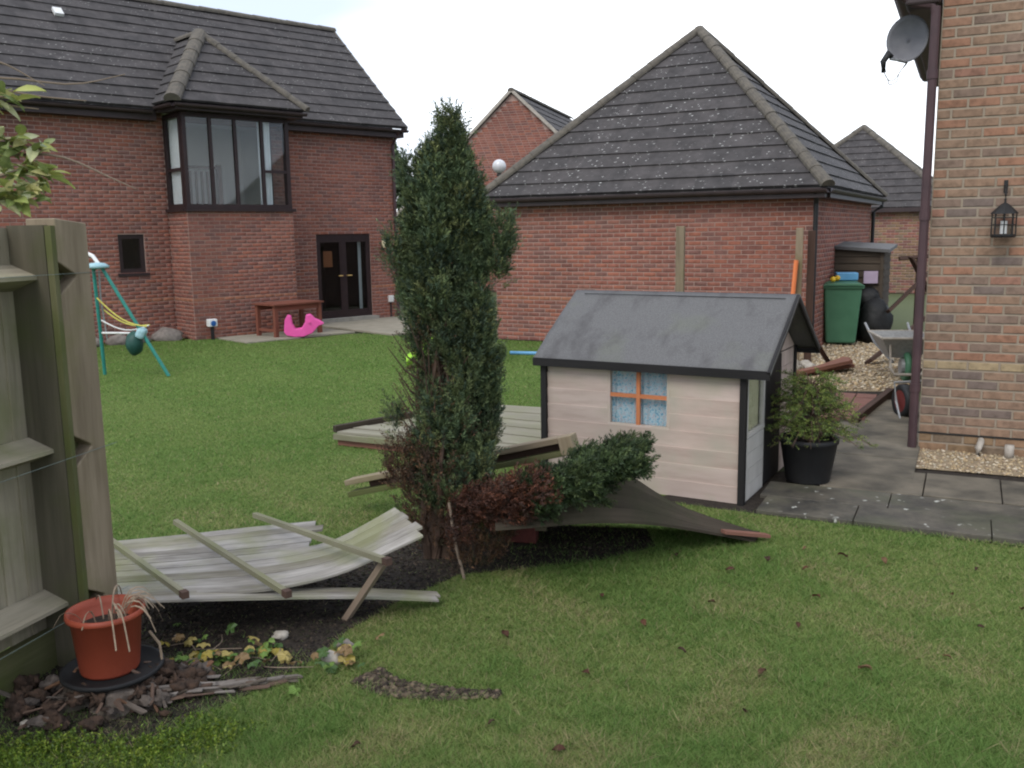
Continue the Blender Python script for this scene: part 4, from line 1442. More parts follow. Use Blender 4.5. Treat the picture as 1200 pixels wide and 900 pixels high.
# collapsed timbers beside the shed
for k, (p, q, w_, h_, lab) in enumerate((
        ((4.92, 12.7, 0.06), (6.3, 13.6, 0.75), 0.05, 0.15, 'long dark board sloping up from the gravel behind the wheelbarrow'),
        ((6.05, 14.9, 0.55), (7.0, 15.2, 1.35), 0.05, 0.13, 'dark brace board slanting up past the small shed'),
        ((6.45, 15.1, 1.42), (6.95, 15.4, 0.75), 0.04, 0.10, 'thin dark brace crossing down beside the shed'),
        ((6.35, 15.3, 1.38), (7.1, 15.5, 1.42), 0.06, 0.05, 'short dark rail level with the shed roof'))):
    o = MB().bar(p, q, w_, h_, up=(0, -1, 0.3)).build('timber_brace', 'dark_timber', None, bevel=0.004)
    tag(o, lab, 'board')
o = MB().box((6.72, 15.35, 0.7), (0.09, 0.09, 1.4)).build('gate_post', 'dark_timber', None)
tag(o, 'dark upright gate post holding the braces by the shed', 'post')
# planks and rubble
for k in range(6):
    a = R(28 + 5 * (k % 3) - 4)
    c = Vector((4.05 + 0.05 * (k % 3), 12.0 + 0.10 * (k % 3) - 0.03 * k, 0.045 + 0.055 * (k // 3) + 0.02))
    o = MB().box(c, (1.0 - 0.05 * k, 0.11, 0.045), rotz(a) @ Matrix.Rotation(R(-3 - k), 3, 'Y')).build('plank', 'red_timber', None)
    tag(o, 'reddish brown plank in the loose pile on the gravel yard', 'plank', 'planks heaped on the gravel yard')
for k in range(7):
    x, y = 3.55 + 0.5 * random.random(), 12.3 + 0.8 * random.random()
    o = lump('rubble_stone', (x, y, 0.05), 0.05 + 0.04 * random.random(), 'stone_pale', None, 20 + k, (1.2, 0.9, 0.75), 0.3, 7)
    tag(o, 'pale rubble stone beside the reddish plank pile', 'stone', 'rubble stones by the planks')
# wheelbarrow
wbq = thing('wheelbarrow', 'grey wheelbarrow with a green wheel standing beyond the downpipe', 'wheelbarrow', (4.86, 11.45, 0), R(-10))
tm = MB()
V = []
for z, sx, y0, y1 in ((0.30, 0.17, -0.10, 0.35), (0.56, 0.31, -0.30, 0.55)):
    V += [(-sx, y0, z), (sx, y0, z), (sx, y1, z), (-sx, y1, z)]
tm.add(V, [(3, 2, 1, 0), (0, 1, 5, 4), (1, 2, 6, 5), (2, 3, 7, 6), (3, 0, 4, 7)])
to = tm.build('tray', 'steel_grey', wbq)
sm_ = to.modifiers.new('thick', 'SOLIDIFY')
sm_.thickness = 0.012
rm = MB()
rm.tube([(-0.31, -0.30, 0.56), (0.31, -0.30, 0.56), (0.31, 0.55, 0.56), (-0.31, 0.55, 0.56), (-0.31, -0.30, 0.56)], 0.016, 8)
rm.build('tray_rim', 'stone_pale', wbq)
lgm = MB()
lgm.tube([(-0.20, -0.22, 0.5), (-0.20, -0.28, 0.20), (-0.15, -0.30, 0.12), (0.15, -0.30, 0.12), (0.20, -0.28, 0.20), (0.20, -0.22, 0.5)], 0.018, 8)
lgm.build('leg_frame', 'stone_pale', wbq)
for sx in (-1, 1):
    MB().tube([(sx * 0.10, 0.05, 0.22), (sx * 0.24, 0.5, 0.42), (sx * 0.27, 1.0, 0.62)], 0.016, 8).build('handle', 'steel_grey', wbq)
whl = MB()
whl.lathe([(0.10, -0.03), (0.165, -0.04), (0.19, -0.02), (0.19, 0.02), (0.165, 0.04), (0.10, 0.03), (0.10, -0.03)], 22, (0.02, -0.10, 0.19), 0, Matrix.Rotation(R(90), 3, 'Y'))
wo_ = whl.build('wheel', 'bin_green', wbq, True)
MB().tube([(-0.05, -0.10, 0.19), (0.09, -0.10, 0.19)], 0.10, 16).build('hub', 'steel_grey', wbq)
# spare wheel on a frame
sw2 = thing('hose_trolley', 'low trolley with a black tyre and red hub beside the downpipe', 'trolley', (3.92, 9.15, 0), R(4))
tw = MB()
tw.lathe([(0.11, -0.045), (0.15, -0.055), (0.17, -0.03), (0.17, 0.03), (0.15, 0.055), (0.11, 0.045), (0.11, -0.045)], 24, (0, 0, 0.175), 0, Matrix.Rotation(R(90), 3, 'Y'))
tw.build('tyre', 'black_plastic', sw2, True)
MB().lathe([(0.0, -0.05), (0.115, -0.045), (0.115, 0.03), (0.0, 0.035)], 20, (0, 0, 0.175), 0, Matrix.Rotation(R(90), 3, 'Y')).build('hub', 'red_metal', sw2)
fm = MB()
fm.tube([(-0.08, 0.0, 0.175), (-0.10, 0.02, 0.36), (0.25, 0.02, 0.37)], 0.014, 8)
fm.tube([(-0.08, 0.0, 0.175), (-0.11, -0.16, 0.02), (0.2, -0.16, 0.015)], 0.014, 8)
fm.build('frame', 'steel_grey', sw2)

# fence posts left standing near the garage, orange rod
for k, (x, y, h_, lab) in enumerate(((2.05, 11.3, 1.94, 'lone square fence post standing in front of the garage wall'),
                                    (4.02, 13.05, 1.90, 'square fence post near the garage downpipe'))):
    o = MB().box((x, y, h_ / 2), (0.10, 0.10, h_), rotz(R(-18))).build('fence_post', 'post_wood', None, bevel=0.006)
    tag(o, lab, 'post')
o = MB().box((4.22, 13.15, 0.93), (0.10, 0.06, 1.86), rotz(R(-20))).build('fence_post', 'dark_timber', None)
tag(o, 'dark narrow post between the square post and the downpipe', 'post')
o = MB().tube([(3.86, 12.95, 0.02), (3.96, 12.97, 1.46)], 0.032, 10).build('orange_pole', 'orange_plastic', None)
tag(o, 'orange plastic pole leaning against the square fence post', 'pole')
sbm = MB().bar((3.75, 11.7, 0.62), (4.35, 12.5, 0.02), 0.05, 0.05, up=(0, -1, 0)).build('timber_prop', 'dark_timber', None)
tag(sbm, 'dark prop slanting down behind the playhouse roof', 'board')

# ------------------------------------------------------------------ garden toys and furniture by the house
sgm = thing('swing_set', 'teal metal swing frame with a pale blue top cap and hanging seat', 'swing', (-5.2, 12.85, 0), R(12))
SWT = Vector((-0.44, 0.05, 1.52))
fr_ = MB()
for (x, y, lab) in ((-0.5, 0.25, 'leg'), (0.42, -0.20, 'leg')):
    MB().tube([SWT + Vector((0.05 * (1 if x > 0 else -1), 0, 0)), (x, y, 0.0)], 0.024, 10).build('leg', 'teal_metal', sgm)
MB().tube([(-0.47, 0.15, 0.60), (0.10, -0.10, 0.60)], 0.014, 8).build('brace', 'white_plastic', sgm)
MB().lathe([(0.0, 0.055), (0.10, 0.045), (0.155, 0.01), (0.15, -0.02), (0.0, -0.035)], 18, SWT).build('top_cap', 'pale_blue_plastic', sgm, True)
MB().tube([SWT + Vector((0.02, 0.02, 0.03)), SWT + Vector((-0.06, 0.08, 0.14)), SWT + Vector((-0.2, 0.2, 0.2)), SWT + Vector((-0.55, 0.8, 0.2)), SWT + Vector((-1.3, 2.0, 0.16))], 0.026, 10).build('top_bar', 'white_plastic', sgm)
far = SWT + Vector((-1.35, 2.1, 0.12))
for dx in (-0.45, 0.45):
    MB().tube([far, (far.x + dx, far.y + dx * 0.3, 0.0)], 0.024, 10).build('leg', 'teal_metal', sgm)
lump('seat', (-0.02, -0.05, 0.46), 0.155, 'seat_green', sgm, 3, (0.75, 0.9, 1.1), 0.06, 10)
MB().box((0.08, -0.06, 0.60), (0.12, 0.24, 0.15), Matrix.Rotation(R(25), 3, 'Y')).build('seat_back', 'pale_blue_plastic', sgm, bevel=0.04)
for k, (dy, m) in enumerate(((-0.14, 'yellow_rope'), (0.10, 'yellow_rope'), (0.02, 'white_plastic'))):
    pts = [Vector((-0.46, 0.1 + dy, 1.10 - 0.16 * k)).lerp(Vector((0.18, -0.05 + dy, 0.70)), i / 8) - Vector((0, 0, 0.10 * math.sin(math.pi * i / 8))) for i in range(9)]
    MB().tube(pts, 0.010, 6).build('rope', m, sgm)
MB().tube([SWT + Vector((0.0, 0.1, -0.05)), (-0.45, 0.15, 1.1), (-0.42, 0.2, 0.5)], 0.012, 6).build('chain', 'steel_grey', sgm)

tb = thing('wooden_table', 'small reddish brown wooden table against the foot of the bay', 'table', pm @ Vector((-3.66, -1.45, 0.03)), HR + R(6))
tt = MB()
for k in range(4):
    MB().box((0, -0.27 + 0.18 * k, 0.60), (1.15, 0.17, 0.03)).build('top_plank', 'table_wood', tb)
for sx in (-1, 1):
    for sy in (-1, 1):
        MB().box((sx * 0.50, sy * 0.28, 0.292), (0.07, 0.07, 0.585)).build('leg', 'table_wood', tb)
for sy in (-1, 1):
    MB().box((0, sy * 0.28, 0.53), (0.93, 0.03, 0.10)).build('apron', 'table_wood', tb)
for sx in (-1, 1):
    MB().box((sx * 0.50, 0, 0.12), (0.03, 0.49, 0.05)).build('stretcher', 'table_wood', tb)

pr = thing('rocking_toy', 'bright pink plastic toddler rocker on the paving under the table', 'toy', pm @ Vector((-3.78, -2.0, 0.035)), R(10))
prof = [(-0.26, 0.08), (-0.22, 0.03), (-0.08, 0.0), (0.08, 0.0), (0.24, 0.05), (0.36, 0.16), (0.46, 0.19), (0.38, 0.24), (0.30, 0.27), (0.22, 0.34), (0.14, 0.33), (0.12, 0.22), (0.05, 0.13), (-0.06, 0.12), (-0.11, 0.2), (-0.13, 0.32), (-0.19, 0.34), (-0.24, 0.26)]
for sy in (-1, 1):
    MB().prism([(x * 1.02, z * 1.2) for x, z in prof], 0.05, Matrix.Translation((0, sy * 0.10 - 0.025, 0))).build('side_panel', 'pink_plastic', pr, bevel=0.012)
MB().box((-0.02, 0, 0.115), (0.22, 0.16, 0.03)).build('seat', 'pink_plastic', pr, bevel=0.008)
MB().box((-0.16, 0, 0.22), (0.04, 0.16, 0.16)).build('backrest', 'pink_plastic', pr, bevel=0.008)
MB().tube([(0.2, -0.16, 0.27), (0.2, 0.16, 0.27)], 0.02, 10).build('handle', 'pink_plastic', pr)

gl = thing('hose_tap_box', 'small blue and white box on a short dark stake by the bay foot', 'tap box', pm @ Vector((-5.0, -0.98, 0)), HR)
MB().box((0, 0, 0.13), (0.05, 0.05, 0.26)).build('stake', 'black_plastic', gl)
MB().box((0, 0, 0.32), (0.17, 0.12, 0.14)).build('box', 'white_plastic', gl, bevel=0.015)
MB().lathe([(0.0, 0.0), (0.05, 0.0), (0.05, 0.015), (0, 0.02)], 14, (0, -0.06, 0.31), 0, Matrix.Rotation(R(90), 3, 'X')).build('dial', 'blue_plastic', gl)
# stone edging at the wall foot left of the bay
for k, (x, y, r_) in enumerate(((-5.6, -0.35, 0.22), (-6.1, -0.3, 0.16), (-6.5, -0.3, 0.17), (-6.95, -0.32, 0.15), (-7.4, -0.3, 0.18))):
    p = pm @ Vector((x, y, 0.05))
    o = lump('edging_stone', p, r_, 'stone_dark', None, 40 + k, (1.3, 0.8, 0.8), 0.3, 8)
    tag(o, 'rough grey stone along the house wall foot left of the bay', 'stone', 'stones along the bay house wall')

# lime and blue slide behind the fir
sld = thing('toddler_slide', 'lime green toddler slide with blue legs seen behind the fir tree', 'slide', (-0.90, 13.7, 0), R(8))
rows = []
for i in range(11):
    a = i / 10
    z = 0.92 - 0.86 * (a ** 1.0) + 0.10 * math.sin(math.pi * a) * (-1 if a > 0.5 else 0.4)
    rows.append([Vector((-0.62 + 0.0 + 1.0 * (1 - a) - 0.05, -0.45 * a + y, max(0.05, z) + e_)) for y, e_ in ((-0.2, 0.10), (-0.17, 0.02), (0, 0), (0.17, 0.02), (0.2, 0.10))])
MB().sheet(rows, 0.03).build('chute', 'lime_plastic', sld, True)
for (x, y) in ((0.42, -0.15), (0.42, 0.2)):
    MB().tube([(x, y, 1.0), (x + 0.28, y, 0.0)], 0.03, 10).build('leg', 'blue_plastic', sld)
for z in (0.25, 0.5, 0.75):
    MB().box((0.70 - z * 0.28, 0.02, z), (0.10, 0.36, 0.04)).build('step', 'lime_plastic', sld)
MB().box((0.44, 0.02, 0.98), (0.1, 0.42, 0.22)).build('head_panel', 'blue_plastic', sld, bevel=0.03)
bt = MB().tube([(-0.02, 14.5, 0.03), (0.50, 14.35, 0.03)], 0.028, 10).build('blue_tube', 'light_blue_plastic', None)
tag(bt, 'light blue plastic tube lying on the lawn behind the playhouse corner', 'tube')

# ------------------------------------------------------------------ playhouse
PL, PR = (0.236, 7.03, 0), R(-30)
ph_ = thing('playhouse', 'pale pink boarded childrens playhouse with black trim and a grey felt roof', 'playhouse', PL, PR)
PWD, PD, PE, PRZ = 1.56, 1.40, 0.965, 1.40
NB = 8
bh = PE / NB
wx0, wx1, wz0, wz1 = 0.54, 1.02, 0.475, 0.945
for k in range(NB):
    z0, z1 = k * bh, (k + 1) * bh
    segs = [(0.04, PWD - 0.03)]
    if z1 > wz0 + 0.03:
        segs = [(0.04, wx0), (wx1, PWD - 0.03)]
    for (a, b) in segs:
        MB().box(((a + b) / 2, 0.012, (z0 + z1) / 2), (b - a, 0.020, bh + 0.004), Matrix.Rotation(R(3.4), 3, 'X') @ Matrix.Rotation(random.uniform(-0.0016, 0.0016), 3, 'Y')).build('board', random.choice(('pink_board', 'pink_board', 'pink_board_b')), ph_)
    # back and hidden left end
    MB().box((PWD / 2, PD - 0.012, (z0 + z1) / 2), (PWD, 0.022, bh - 0.004)).build('board', 'pink_board', ph_)
    MB().box((0.012, PD / 2, (z0 + z1) / 2), (PD - 0.06, 0.022, bh - 0.004), rotz(R(90))).build('board', 'pink_board', ph_)
# corner trims
for (x, y, m_) in ((0.0, 0.0, 'black_board'), (PWD, 0.0, 'black_board'), (0.0, PD, 'black_board'), (PWD, PD, 'black_board')):
    MB().box((x + (0.017 if x == 0 else -0.005), y + (-0.004 if y == 0 else 0.004), PE / 2), (0.045, 0.045, PE)).build('corner_post', m_, ph_)
# front window
wfr = MB()
for args in (((wx0 + wx1) / 2, wz0 + 0.012, wx1 - wx0, 0.024), ((wx0 + wx1) / 2, wz1 - 0.012, wx1 - wx0, 0.024)):
    wfr.box((args[0], 0.02, args[1]), (args[2], 0.04, args[3]))
for x in (wx0 + 0.01, wx1 - 0.01):
    wfr.box((x, 0.02, (wz0 + wz1) / 2), (0.02, 0.04, wz1 - wz0 - 0.05))
wfo = wfr.build('window', 'pink_board', ph_)
gb = MB()
gb.box(((wx0 + wx1) / 2, 0.012, (wz0 + wz1) / 2), (0.028, 0.022, wz1 - wz0 - 0.03))
gb.box(((wx0 + wx1) / 2, 0.014, (wz0 + wz1) / 2 - 0.0), (wx1 - wx0 - 0.03, 0.020, 0.028))
gb.build('glazing_bar', 'orange_bar', wfo)
for (a, b) in ((wx0 + 0.02, (wx0 + wx1) / 2), ((wx0 + wx1) / 2, wx1 - 0.02)):
    for (c, d) in ((wz0 + 0.02, (wz0 + wz1) / 2), ((wz0 + wz1) / 2, wz1 - 0.02)):
        MB().box(((a + b) / 2, 0.022, (c + d) / 2), (b - a - 0.002, 0.003, d - c - 0.002)).build('pane', 'window_glass', wfo)
folds(wx0 - 0.02, (wx0 + wx1) / 2 + 0.01, wz0 - 0.02, wz1 + 0.02, 0.055, ID, 0.01, 6).build('curtain', 'curtain_blue', ph_, True)
folds((wx0 + wx1) / 2 - 0.005, wx1 + 0.02, wz0 - 0.02, wz1 + 0.02, 0.062, ID, 0.01, 6).build('curtain', 'curtain_blue', ph_, True)
# right end wall: white panel with a window, dark doorway, pink boards
mr = Matrix.Translation((PWD, 0, 0)) @ Matrix.Rotation(R(90), 4, 'Z')      # local x runs back along the end wall, -y faces out
for k in range(4):
    z0 = 0.01 + k * 0.112
    MB().prism([(0.03, z0), (0.50, z0), (0.50, z0 + 0.109), (0.03, z0 + 0.109)], 0.02, mr @ Matrix.Translation((0, -0.008, 0))).build('end_board', 'white_board', ph_)
ewf = MB()
ewf.prism([(0.03, 0.462), (0.50, 0.462), (0.50, 0.49), (0.03, 0.49)], 0.03, mr @ Matrix.Translation((0, -0.012, 0)))
ewf.prism([(0.03, 0.90), (0.50, 0.90), (0.50, 0.96), (0.03, 0.96)], 0.03, mr @ Matrix.Translation((0, -0.012, 0)))
for x in (0.03, 0.46):
    ewf.prism([(x, 0.49), (x + 0.04, 0.49), (x + 0.04, 0.90), (x, 0.90)], 0.03, mr @ Matrix.Translation((0, -0.01, 0)))
ewo = ewf.build('end_window', 'white_board', ph_)
pn = MB()
pn.prism([(0.06, 0.48), (0.47, 0.48), (0.47, 0.91), (0.06, 0.91)], 0.004, mr @ Matrix.Translation((0, 0.006, 0)))
pn.build('pane', 'window_glass', ewo)
folds(0.05, 0.48, 0.46, 0.93, 0.04, mr, 0.012, 7).build('curtain', 'lamp_cream', ph_, True)
dpn = MB()
dpn.prism([(0.53, 0.02), (0.98, 0.02), (0.98, 0.95), (0.53, 0.95)], 0.02, mr @ Matrix.Translation((0, -0.004, 0)))
dpn.build('door', 'black_board', ph_)
for k in range(8):
    z0 = 0.01 + k * 0.1185
    MB().prism([(1.0, z0), (PD - 0.03, z0), (PD - 0.03, z0 + 0.115), (1.0, z0 + 0.115)], 0.02, mr).build('end_board', 'pink_board', ph_)
gbm = MB()
gbm.prism([(0.0, PE + 0.002), (PD, PE + 0.002), (PD / 2, PRZ - 0.03)], 0.02, mr)
gbm.build('gable_panel', 'pink_board', ph_)
gbm = MB()
gbm.prism([(0.0, PE + 0.002), (PD, PE + 0.002), (PD / 2, PRZ - 0.03)], 0.02, Matrix.Translation((0.02, 0, 0)) @ Matrix.Rotation(R(90), 4, 'Z'))
gbm.build('gable_panel', 'pink_board', ph_)
MB().box((PWD / 2, PD / 2, -0.0 + 0.02), (PWD - 0.05, PD - 0.05, 0.03)).build('floor', 'shed_wood', ph_)
# felt roof, slightly wavy
ox0, ox1, oy = -0.05, 0.19, 0.07
for side in (0, 1):
    rows = []
    for i in range(13):
        f = i / 12
        row = []
        for j in range(31):
            g_ = j / 30
            x = ox0 + (PWD + ox1 - ox0) * g_
            y = -oy + (PD / 2 + oy) * f
            z = (PE - 0.015) + (PRZ - PE + 0.04) * f
            wav = 0.010 * math.sin(9 * g_ + 3 * f) * math.sin(math.pi * f) + 0.012 * math.exp(-((f - 0.22 - 0.25 * abs(g_ - 0.35)) / 0.045) ** 2)
            sag = -0.012 * math.sin(math.pi * g_) * (1 - f)
            row.append(Vector((x, y if side == 0 else PD - y, z + wav + sag)))
        rows.append(row if side == 0 else row[::-1])
    sm2 = MB()
    sm2.sheet(rows, 0.018)
    sm2.build('roof', 'roof_felt', ph_, True)
MB().box(((PWD + ox1 + ox0) / 2, -oy + 0.005, PE - 0.035), (PWD + ox1 - ox0 - 0.01, 0.018, 0.06)).build('fascia', 'black_board', ph_)
MB().box(((PWD + ox1 + ox0) / 2, PD + oy - 0.005, PE - 0.035), (PWD + ox1 - ox0 - 0.01, 0.018, 0.06)).build('fascia', 'black_board', ph_)
for s_y in (0, 1):
    y0, y1 = (-oy, PD / 2) if s_y == 0 else (PD + oy, PD / 2)
    MB().bar((PWD + ox1 - 0.012, y0, PE - 0.03), (PWD + ox1 - 0.012, y1, PRZ - 0.0), 0.02, 0.05).build('barge_board', 'black_board', ph_)
MB().tube([(0.05, PD / 2 - 0.06, PRZ - 0.0), (PWD + 0.1, PD / 2 - 0.06, PRZ - 0.005)], 0.003, 5).build('batten_line', 'black_board', ph_)

# ------------------------------------------------------------------ standing fence on the left
FP = (-1.985, 3.99, 0)
FA = math.atan2(0.955, 0.295)
fe = thing('fence', 'standing close board fence with arris rails ending at a notched post', 'fence', FP, FA)
NZ = (1.745, 1.005, 0.315)
PXN = -0.055
poly = [(PXN, 0)]
for z in reversed(NZ):
    poly += [(PXN, z - 0.075), (0.04, z - 0.005), (0.04, z + 0.005), (PXN, z + 0.06)]
poly += [(PXN, 1.985), (0.125, 1.965), (0.125, 0)]
pb = MB()
pb.prism(poly, 0.15, Matrix.Translation((0, -0.13, 0)))
pb.build('post', 'post_wood', fe, bevel=0.006)
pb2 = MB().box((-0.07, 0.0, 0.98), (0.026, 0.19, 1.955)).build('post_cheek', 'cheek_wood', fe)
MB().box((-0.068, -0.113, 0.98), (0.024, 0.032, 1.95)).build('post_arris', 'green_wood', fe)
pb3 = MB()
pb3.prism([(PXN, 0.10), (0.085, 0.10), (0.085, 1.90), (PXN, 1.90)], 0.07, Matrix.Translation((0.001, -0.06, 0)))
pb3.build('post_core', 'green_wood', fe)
x = -0.04
k = 0
while x > -2.0:
    bwid = 0.118 + random.uniform(-0.006, 0.006)
    b_ = MB().box((x - bwid / 2, 0.10, 1.065), (bwid + 0.012, 0.016, 1.77 + random.uniform(-0.012, 0.012)),
                  Matrix.Rotation(R(5), 3, 'Z') @ Matrix.Rotation(random.uniform(-0.006, 0.006), 3, 'Y'))
    b_.build('board', 'fence_wood', fe)
    x -= bwid
    k += 1
for z in NZ:
    sec = [(0.089, -0.06), (-0.04, -0.012), (-0.04, 0.004), (0.087, 0.05)]
    V = [(xx, y, z + zz) for xx in (-2.0, -0.06) for (y, zz) in sec]
    G = [(xx, y, zz) for xx in (-2.0, 0.0) for (y, zz) in sec]
    MB().add(V, [(3, 2, 1, 0), (4, 5, 6, 7), (0, 1, 5, 4), (1, 2, 6, 5), (2, 3, 7, 6), (3, 0, 4, 7)], G).build('arris_rail', 'fence_wood', fe)
MB().box((-1.01, 0.07, 0.09), (1.98, 0.035, 0.19)).build('gravel_board', 'green_wood', fe)
wr = MB()
fm_ = hm(FP, FA)
for z, sag in ((1.755, 0.0), (0.985, 0.05), (0.30, 0.06)):
    pts = [(-2.0 + 2.19 * i / 10, -0.135 + 0.0 * i, z - sag * (1 - i / 10)) for i in range(11)]
    wr.tube(pts, 0.0012, 5, cap=False)
wr.build('wire', 'wire', fe)

# ------------------------------------------------------------------ blown-down fence panels
def curve(pts, n):
    """Catmull-Rom through points, n samples"""
    P = [Vector(p) for p in pts]
    P = [P[0] * 2 - P[1]] + P + [P[-1] * 2 - P[-2]]
    out = []
    for i in range(n):
        u = i / (n - 1) * (len(P) - 3)
        k = min(int(u), len(P) - 4)
        t = u - k
        a, b, c, d = P[k:k + 4]
        out.append(0.5 * ((2 * b) + (c - a) * t + (2 * a - 5 * b + 4 * c - d) * t * t + (3 * b - a - 3 * c + d) * t ** 3))
    return out


def polyline(pts, n):
    P = [Vector(p) for p in pts]
    out = []
    for i in range(n):
        u_ = i / (n - 1) * (len(P) - 1)
        k_ = min(int(u_), len(P) - 2)
        out.append(P[k_].lerp(P[k_ + 1], u_ - k_))
    for _ in range(2):
        out = [out[0]] + [(out[i - 1] + out[i] * 2 + out[i + 1]) / 4 for i in range(1, n - 1)] + [out[-1]]
    return out


def panel_boards(parent, near, far, nb, m, name='board', ns=18, th=0.012, ragged=0.0, lift=0.001, loose=0.0):
    """separate boards side by side between two edge lines, each with its own tone, length, gap and tilt"""
    N, Fr = polyline(near, ns), polyline(far, ns)
    ms = m if isinstance(m, (list, tuple)) else [m]
    for i in range(nb):
        t0, t1 = (i + random.uniform(0.0, 0.01)) / nb, (i + random.uniform(0.98, 1.0)) / nb
        e0, e1 = random.uniform(0, ragged), random.uniform(0, ragged) * 0.4
        za, zb = random.uniform(-loose, loose), random.uniform(-loose, loose * 2)
        rows = []
        for t, up in ((t0, lift), (t1, 0.0)):
            row = []
            for j in range(ns):
                f = e1 + j / (ns - 1) * (1 - e0 - e1)
                q = f * (ns - 1)
                a = min(int(q), ns - 2)
                p = N[a].lerp(N[a + 1], q - a).lerp(Fr[a].lerp(Fr[a + 1], q - a), t)
                row.append(p + Vector((0, 0, up + za * (1 - f) + zb * f * f)))
            rows.append(row)
        MB().sheet(rows, th).build(name, random.choice(ms), parent)


pa = thing('fallen_fence_panel', 'pale weathered board panel with three rails lying blown down beside the post', 'fence panel', (0, 0, 0))
PWM = ['panel_wood', 'panel_wood', 'panel_wood_b', 'panel_wood']
# front half: runs on past the break and curls up against the tree
panel_boards(pa, [(-1.905, 4.135, .255), (-1.53, 4.175, .242), (-1.17, 4.225, .23), (-0.86, 4.37, .25), (-0.63, 4.41, .345), (-0.398, 4.414, .45)],
             [(-2.078, 4.52, .253), (-1.70, 4.595, .25), (-1.30, 4.70, .25), (-1.00, 4.80, .262), (-0.80, 4.78, .37), (-0.603, 4.698, .50)],
             5, PWM, ragged=0.05, loose=0.002, ns=22)
# back half: flat, snapped off short
panel_boards(pa, [(-2.083, 4.53, .253), (-1.70, 4.605, .25), (-1.30, 4.71, .25), (-1.05, 4.79, .253)],
             [(-2.26, 4.90, .257), (-1.87, 5.02, .252), (-1.45, 5.16, .252), (-1.11, 5.25, .25)],
             5, PWM, ragged=0.10, loose=0.002)
panel_boards(pa, [(-1.865, 4.037, .255), (-1.4, 4.11, .235), (-0.8, 4.33, .15), (-0.323, 4.527, .04)],
             [(-1.905, 4.135, .256), (-1.42, 4.22, .238), (-0.83, 4.43, .16), (-0.371, 4.603, .06)], 2, ['panel_wood_b', 'panel_wood'], ragged=0.05, loose=0.006)
for k, (p, q) in enumerate((((-2.19, 4.80, .315), (-1.50, 4.0, .31)), ((-1.90, 5.03, .325), (-1.045, 4.03, .295)), ((-1.479, 5.12, .33), (-0.60, 4.14, .40)))):
    MB().bar(p, q, 0.027, 0.027).build('rail', 'panel_edge', pa)
    d = (Vector(q) - Vector(p)).normalized()
    MB().bar(Vector(q) - d * 0.01, Vector(q) + d * 0.03, 0.032, 0.032).build('rail_end', 'dark_timber', pa)
o = MB().bar((-0.62, 4.24, 0.36), (-0.85, 4.40, 0.0), 0.035, 0.03).build('prop_stick', 'twig_wood', None)
tag(o, 'grey stake propping up the curled end of the pale fallen panel', 'stake')

pbn = thing('fallen_fence_panel', 'arched board panel, darkened for shade, sloping from under the branch to the lawn', 'fence panel', (0, 0, 0))
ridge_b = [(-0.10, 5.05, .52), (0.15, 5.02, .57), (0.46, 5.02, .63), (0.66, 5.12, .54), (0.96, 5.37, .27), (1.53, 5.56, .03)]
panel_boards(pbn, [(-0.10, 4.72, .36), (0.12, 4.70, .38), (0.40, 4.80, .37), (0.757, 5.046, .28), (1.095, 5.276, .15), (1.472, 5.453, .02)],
             ridge_b, 4, 'panel_brown_shaded', th=0.016)
panel_boards(pbn, ridge_b, [(-0.15, 5.75, .06), (0.12, 5.85, .05), (0.50, 5.86, .05), (0.78, 5.80, .05), (1.05, 5.72, .04), (1.54, 5.62, .02)],  # unseen back slope, shaped to shut out skylight beneath the panel
             5, 'panel_brown_shaded', th=0.016)
MB().bar((0.14, 4.74, 0.355), (0.2, 5.1, 0.50), 0.06, 0.05).build('rail', 'panel_brown_shaded', pbn)
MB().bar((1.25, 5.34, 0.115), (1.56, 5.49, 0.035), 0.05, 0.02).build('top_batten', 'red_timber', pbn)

pc = thing('fallen_fence_panel', 'flat slatted wooden panel lying on the lawn behind the fir tree', 'fence panel', (0, 0, 0))
A, B_, D_ = Vector((-1.60, 8.30, 0.13)), Vector((-0.22, 9.50, 0.15)), Vector((0.20, 7.40, 0.13))
e1, e2_ = (D_ - A), (B_ - A)
nbs = 11
for i in range(nbs):
    a = A + e2_ * (i / nbs) + Vector((0, 0, 0.006 * (i % 2)))
    b = A + e2_ * ((i + 0.86) / nbs) + Vector((0, 0, 0.006 * (i % 2)))
    rows = [[a + e1 * (j / 8) + Vector((0, 0, 0.004 * math.sin(j + i))) for j in range(9)], [b + e1 * (j / 8) + Vector((0, 0, 0.004 * math.sin(j + i + 1))) for j in range(9)]]
    MB().sheet(rows, 0.018).build('board', 'deck_wood', pc)
for f in (0.04, 0.5, 0.96):
    p = A + e1 * f - Vector((0, 0, 0.045))
    MB().bar(p - e2_ * 0.01, p + e2_ * 1.0, 0.07, 0.05).build('rail', 'red_timber', pc)
MB().bar(A - e2_.normalized() * 0.03 + Vector((0, 0, -0.04)), D_ - e2_.normalized() * 0.03 + Vector((0, 0, -0.04)), 0.04, 0.05).build('edge_batten', 'panel_edge', pc)
MB().bar(A + e2_.normalized() * 0.02 + Vector((0, 0, -0.09)), D_ + e2_.normalized() * 0.02 + Vector((0, 0, -0.09)), 0.05, 0.07).build('under_rail', 'red_timber', pc)
MB().bar(A - e1.normalized() * 0.03 + Vector((0, 0, 0.02)), B_ - e1.normalized() * 0.03 + Vector((0, 0, 0.02)), 0.05, 0.06).build('edge_batten', 'panel_brown_shaded', pc)

